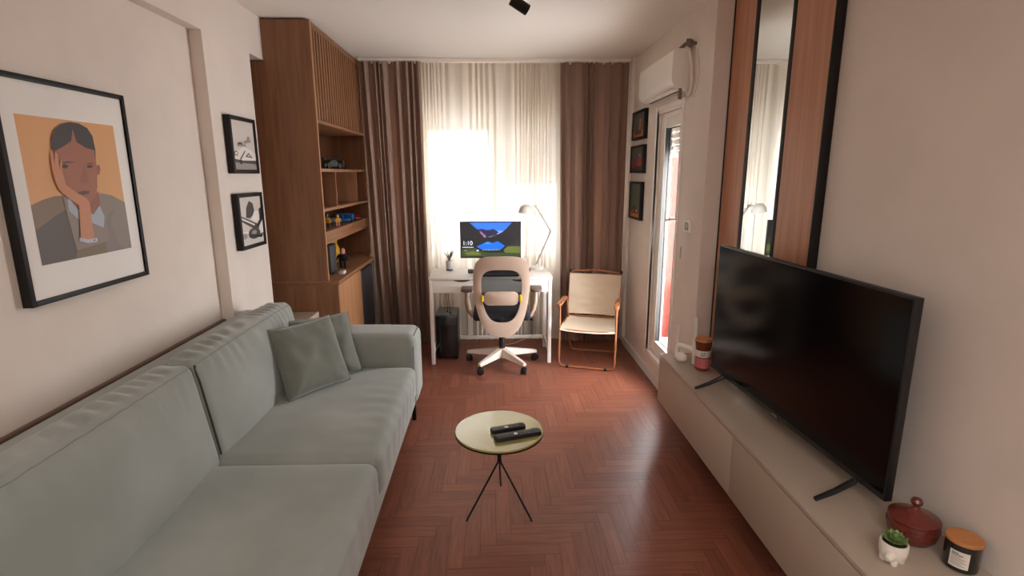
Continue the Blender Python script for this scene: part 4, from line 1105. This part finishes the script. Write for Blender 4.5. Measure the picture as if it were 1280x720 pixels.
for k in range(5):
    a = radians(-54 + 72 * k)
    d_ = Vector((cos(a), sin(a), 0)); pv = Vector((-d_.y, d_.x, 0))
    ring = []
    secs = ((.025, .038, .085, .15), (.15, .030, .082, .128), (.27, .022, .078, .108), (.315, .018, .076, .098))
    for rr_, w_, zb, zt in secs:
        c = d_ * rr_
        ring.append([b.bm.verts.new(c + pv * (-w_) + Vector((0, 0, zb))), b.bm.verts.new(c + pv * w_ + Vector((0, 0, zb))), b.bm.verts.new(c + pv * w_ * .55 + Vector((0, 0, zt))), b.bm.verts.new(c - pv * w_ * .55 + Vector((0, 0, zt)))])
    for p_, q_ in zip(ring, ring[1:]):
        for i in range(4): b.bm.faces.new((p_[i], p_[(i + 1) % 4], q_[(i + 1) % 4], q_[i]))
    b.bm.faces.new(ring[0][::-1]); b.bm.faces.new(ring[-1])
    CASTERS.append((d_ * .30, a))
obj('star_base', b, base_m, oc)
for c, a in CASTERS:
    cs_ = MB()
    M = T(c.x, c.y, .029) @ R('Z', math.degrees(a) + 40)
    for s in (-1, 1): cs_.lathe([(.022, -.009), (.029, -.006), (.029, .006), (.022, .009)], 18, M @ T(s * .014, 0, 0) @ R('Y', 90))
    cs_.box(-.006, .006, -.02, .02, -.008, .03, .003, M=M)
    cs_.lathe([(.006, .02), (.006, .062)], 10, T(c.x, c.y, .0258))
    obj('caster', cs_, blackplastic_m, oc)

# ------------------------------------------------------------------ folding armchair
fcz = thing('folding_chair', 'low folding armchair with beige canvas and wooden arms beside the desk', 'chair', (.768, 4.21, 0), radians(-17.5))
hw = .233
tr0 = .0095
obj('front_leg_frame', MB().tube(rc([(-hw, .03, .535), (-hw, .0, .0095 + .0), (hw, .0, .0095), (hw, .03, .535)], .055), tr0, 10), tube_wood, fcz)
obj('rear_leg_frame', MB().tube(rc([(-hw + .022, .24, .535), (-hw + .022, .47, .0095), (hw - .022, .47, .0095), (hw - .022, .24, .535)], .055), tr0, 10), tube_wood, fcz)
obj('back_post_frame', MB().tube(rc([(-hw + .01, .02, .325), (-hw + .01, .385, .36), (-hw + .01, .505, .735)], .03), tr0, 10).tube(rc([(hw - .01, .02, .325), (hw - .01, .385, .36), (hw - .01, .505, .735)], .03), tr0, 10), tube_wood, fcz)
obj('back_rail', MB().tube([(-hw + .01, .505, .735), (-hw * .5, .508, .748), (0, .51, .757), (hw * .5, .508, .748), (hw - .01, .505, .735)], .008, 10), tube_wood, fcz)
obj('seat_rail', MB().tube([(-hw, .018, .327), (0, .018, .318), (hw, .018, .327)], .0085, 10), tube_wood, fcz)
obj('seat_rail', MB().tube([(-hw + .01, .375, .358), (hw - .01, .375, .358)], .0085, 10), tube_wood, fcz)
for s in (-1, 1):
    obj('armrest', MB().prism(rrect(s * hw - .019, s * hw + .019, -.03, .29, .012), .018, T(0, 0, .535), bev=.004), arm_wood, fcz)
    obj('end_knob', MB().lathe([(.012, -.012), (.014, 0), (.012, .014)], 12, T(s * (hw - .008), .506, .742)), blackplastic_m, fcz)
    obj('floor_clip', MB().box(s * .16 - .012, s * .16 + .012, -.013, .013, .0, .022, .003), blackplastic_m, fcz)
def back_sl(u, v):
    x = (2 * u - 1) * (hw - .008 + .010 * (v - .5))
    y = .385 + .115 * v + .028 * (1 - (2 * u - 1) ** 2) * .9; z = .375 + .345 * v
    wr = .004 * sin(8 * v + 5 * noise.noise((u * 3, v * 5, 2.2))) * (1 - v) + .003 * noise.noise((u * 5, v * 9, 1))
    return (x, y + wr - .012, z + .01 * noise.noise((u * 2.2, 7, 0)) * (1 - v))
b = MB().grid(26, 26, back_sl); bmesh.ops.solidify(b.bm, geom=list(b.bm.faces), thickness=.004)
obj('backrest', b, canvas_m, fcz, angle=70)
def seat_sl(u, v):
    x = (2 * u - 1) * (hw - .004); y = .0 + .39 * v
    z = .338 + .025 * v - .026 * (1 - (2 * u - 1) ** 2) * (.5 + .5 * sin(pi * v)) + .003 * noise.noise((u * 5, v * 5, 8))
    if v < .02: z -= .014
    return (x, y, z)
b = MB().grid(26, 26, seat_sl); bmesh.ops.solidify(b.bm, geom=list(b.bm.faces), thickness=.004)
obj('seat', b, canvas_m, fcz, angle=70)

# ------------------------------------------------------------------ ceiling spot
sl = thing('ceiling_spotlight', 'black cylindrical spotlight tilted under the ceiling', 'spotlight', (.138, 3.1, H))
obj('ceiling_plate', MB().lathe([(.04, -.02), (.045, -.018), (.045, -.0005)], 28), black_m, sl)
obj('stem', MB().tube([(0, 0, -.02), (0, 0, -.075)], .009, 12), black_m, sl)
Mh = T(.018, -.004, -.098) @ R('Y', 118) @ R('X', -12)
hd = obj('head', MB().lathe([(.026, -.052), (.029, -.05), (.029, .05), (.025, .052), (.024, .035), (.003, .034)], 32, Mh), black_m, sl)
obj('lens', MB().lathe([(.001, .0365), (.0235, .037)], 24, Mh, caps=False), darkgrey_m, hd)

# ------------------------------------------------------------------ light
wd = bpy.data.worlds.new('daylight'); SC.world = wd; wd.use_nodes = True
bg = wd.node_tree.nodes['Background']; bg.inputs['Color'].default_value = (.975, .985, 1, 1); bg.inputs['Strength'].default_value = 6.0
def area(name, loc, rot, sx, sy, power=0, portal=False, col=(1, 1, 1)):
    L = bpy.data.lights.new(name, 'AREA'); L.shape = 'RECTANGLE'; L.size = sx; L.size_y = sy
    L.energy = power; L.color = col
    if portal: L.cycles.is_portal = True
    o = bpy.data.objects.new(name, L); COL.objects.link(o); o.location = loc; o.rotation_euler = rot
    return o
area('window_portal', ((WX0 + WX1) / 2, YB + .24, (WZ0 + WZ1) / 2), (radians(-90), 0, 0), WX1 - WX0, WZ1 - WZ0, 1, True)
area('door_portal', (1.59, (DY0 + DY1) / 2, (DZ0 + DZ1) / 2), (0, radians(90), 0), DZ1 - DZ0, DY1 - DY0, 1, True)
area('rear_fill_light', (0, -1.2, H - .03), (0, 0, 0), 2.2, 1.8, 11, col=(1, .99, .97))  # unseen fill light, added behind the camera to brighten the room

# ------------------------------------------------------------------ camera
cam = bpy.data.cameras.new('camera'); cam.sensor_width = 36; cam.lens = 667.4 / 1280 * 36; cam.clip_start = .02
co_ = bpy.data.objects.new('camera', cam); COL.objects.link(co_)
p_, ya, ro = radians(12.04), radians(2.04), radians(-.18)
F = Vector((sin(ya) * cos(p_), cos(ya) * cos(p_), -sin(p_)))
r_ = Vector((cos(ya), -sin(ya), 0)); u_ = r_.cross(F)
r2 = r_ * cos(ro) + u_ * sin(ro); u2 = u_ * cos(ro) - r_ * sin(ro)
co_.matrix_world = Matrix(((r2.x, u2.x, -F.x, 0), (r2.y, u2.y, -F.y, 0), (r2.z, u2.z, -F.z, 1.60), (0, 0, 0, 1)))
SC.camera = co_

vs_ = SC.view_settings
vs_.view_transform = 'Standard'; vs_.look = 'None'; vs_.gamma = 1; vs_.use_curve_mapping = False
vs_.exposure = 2.48
cy = SC.cycles
cy.use_denoising = True
cy.max_bounces = 14; cy.diffuse_bounces = 8; cy.transparent_max_bounces = 16; cy.transmission_bounces = 8
cy.sample_clamp_indirect = 8
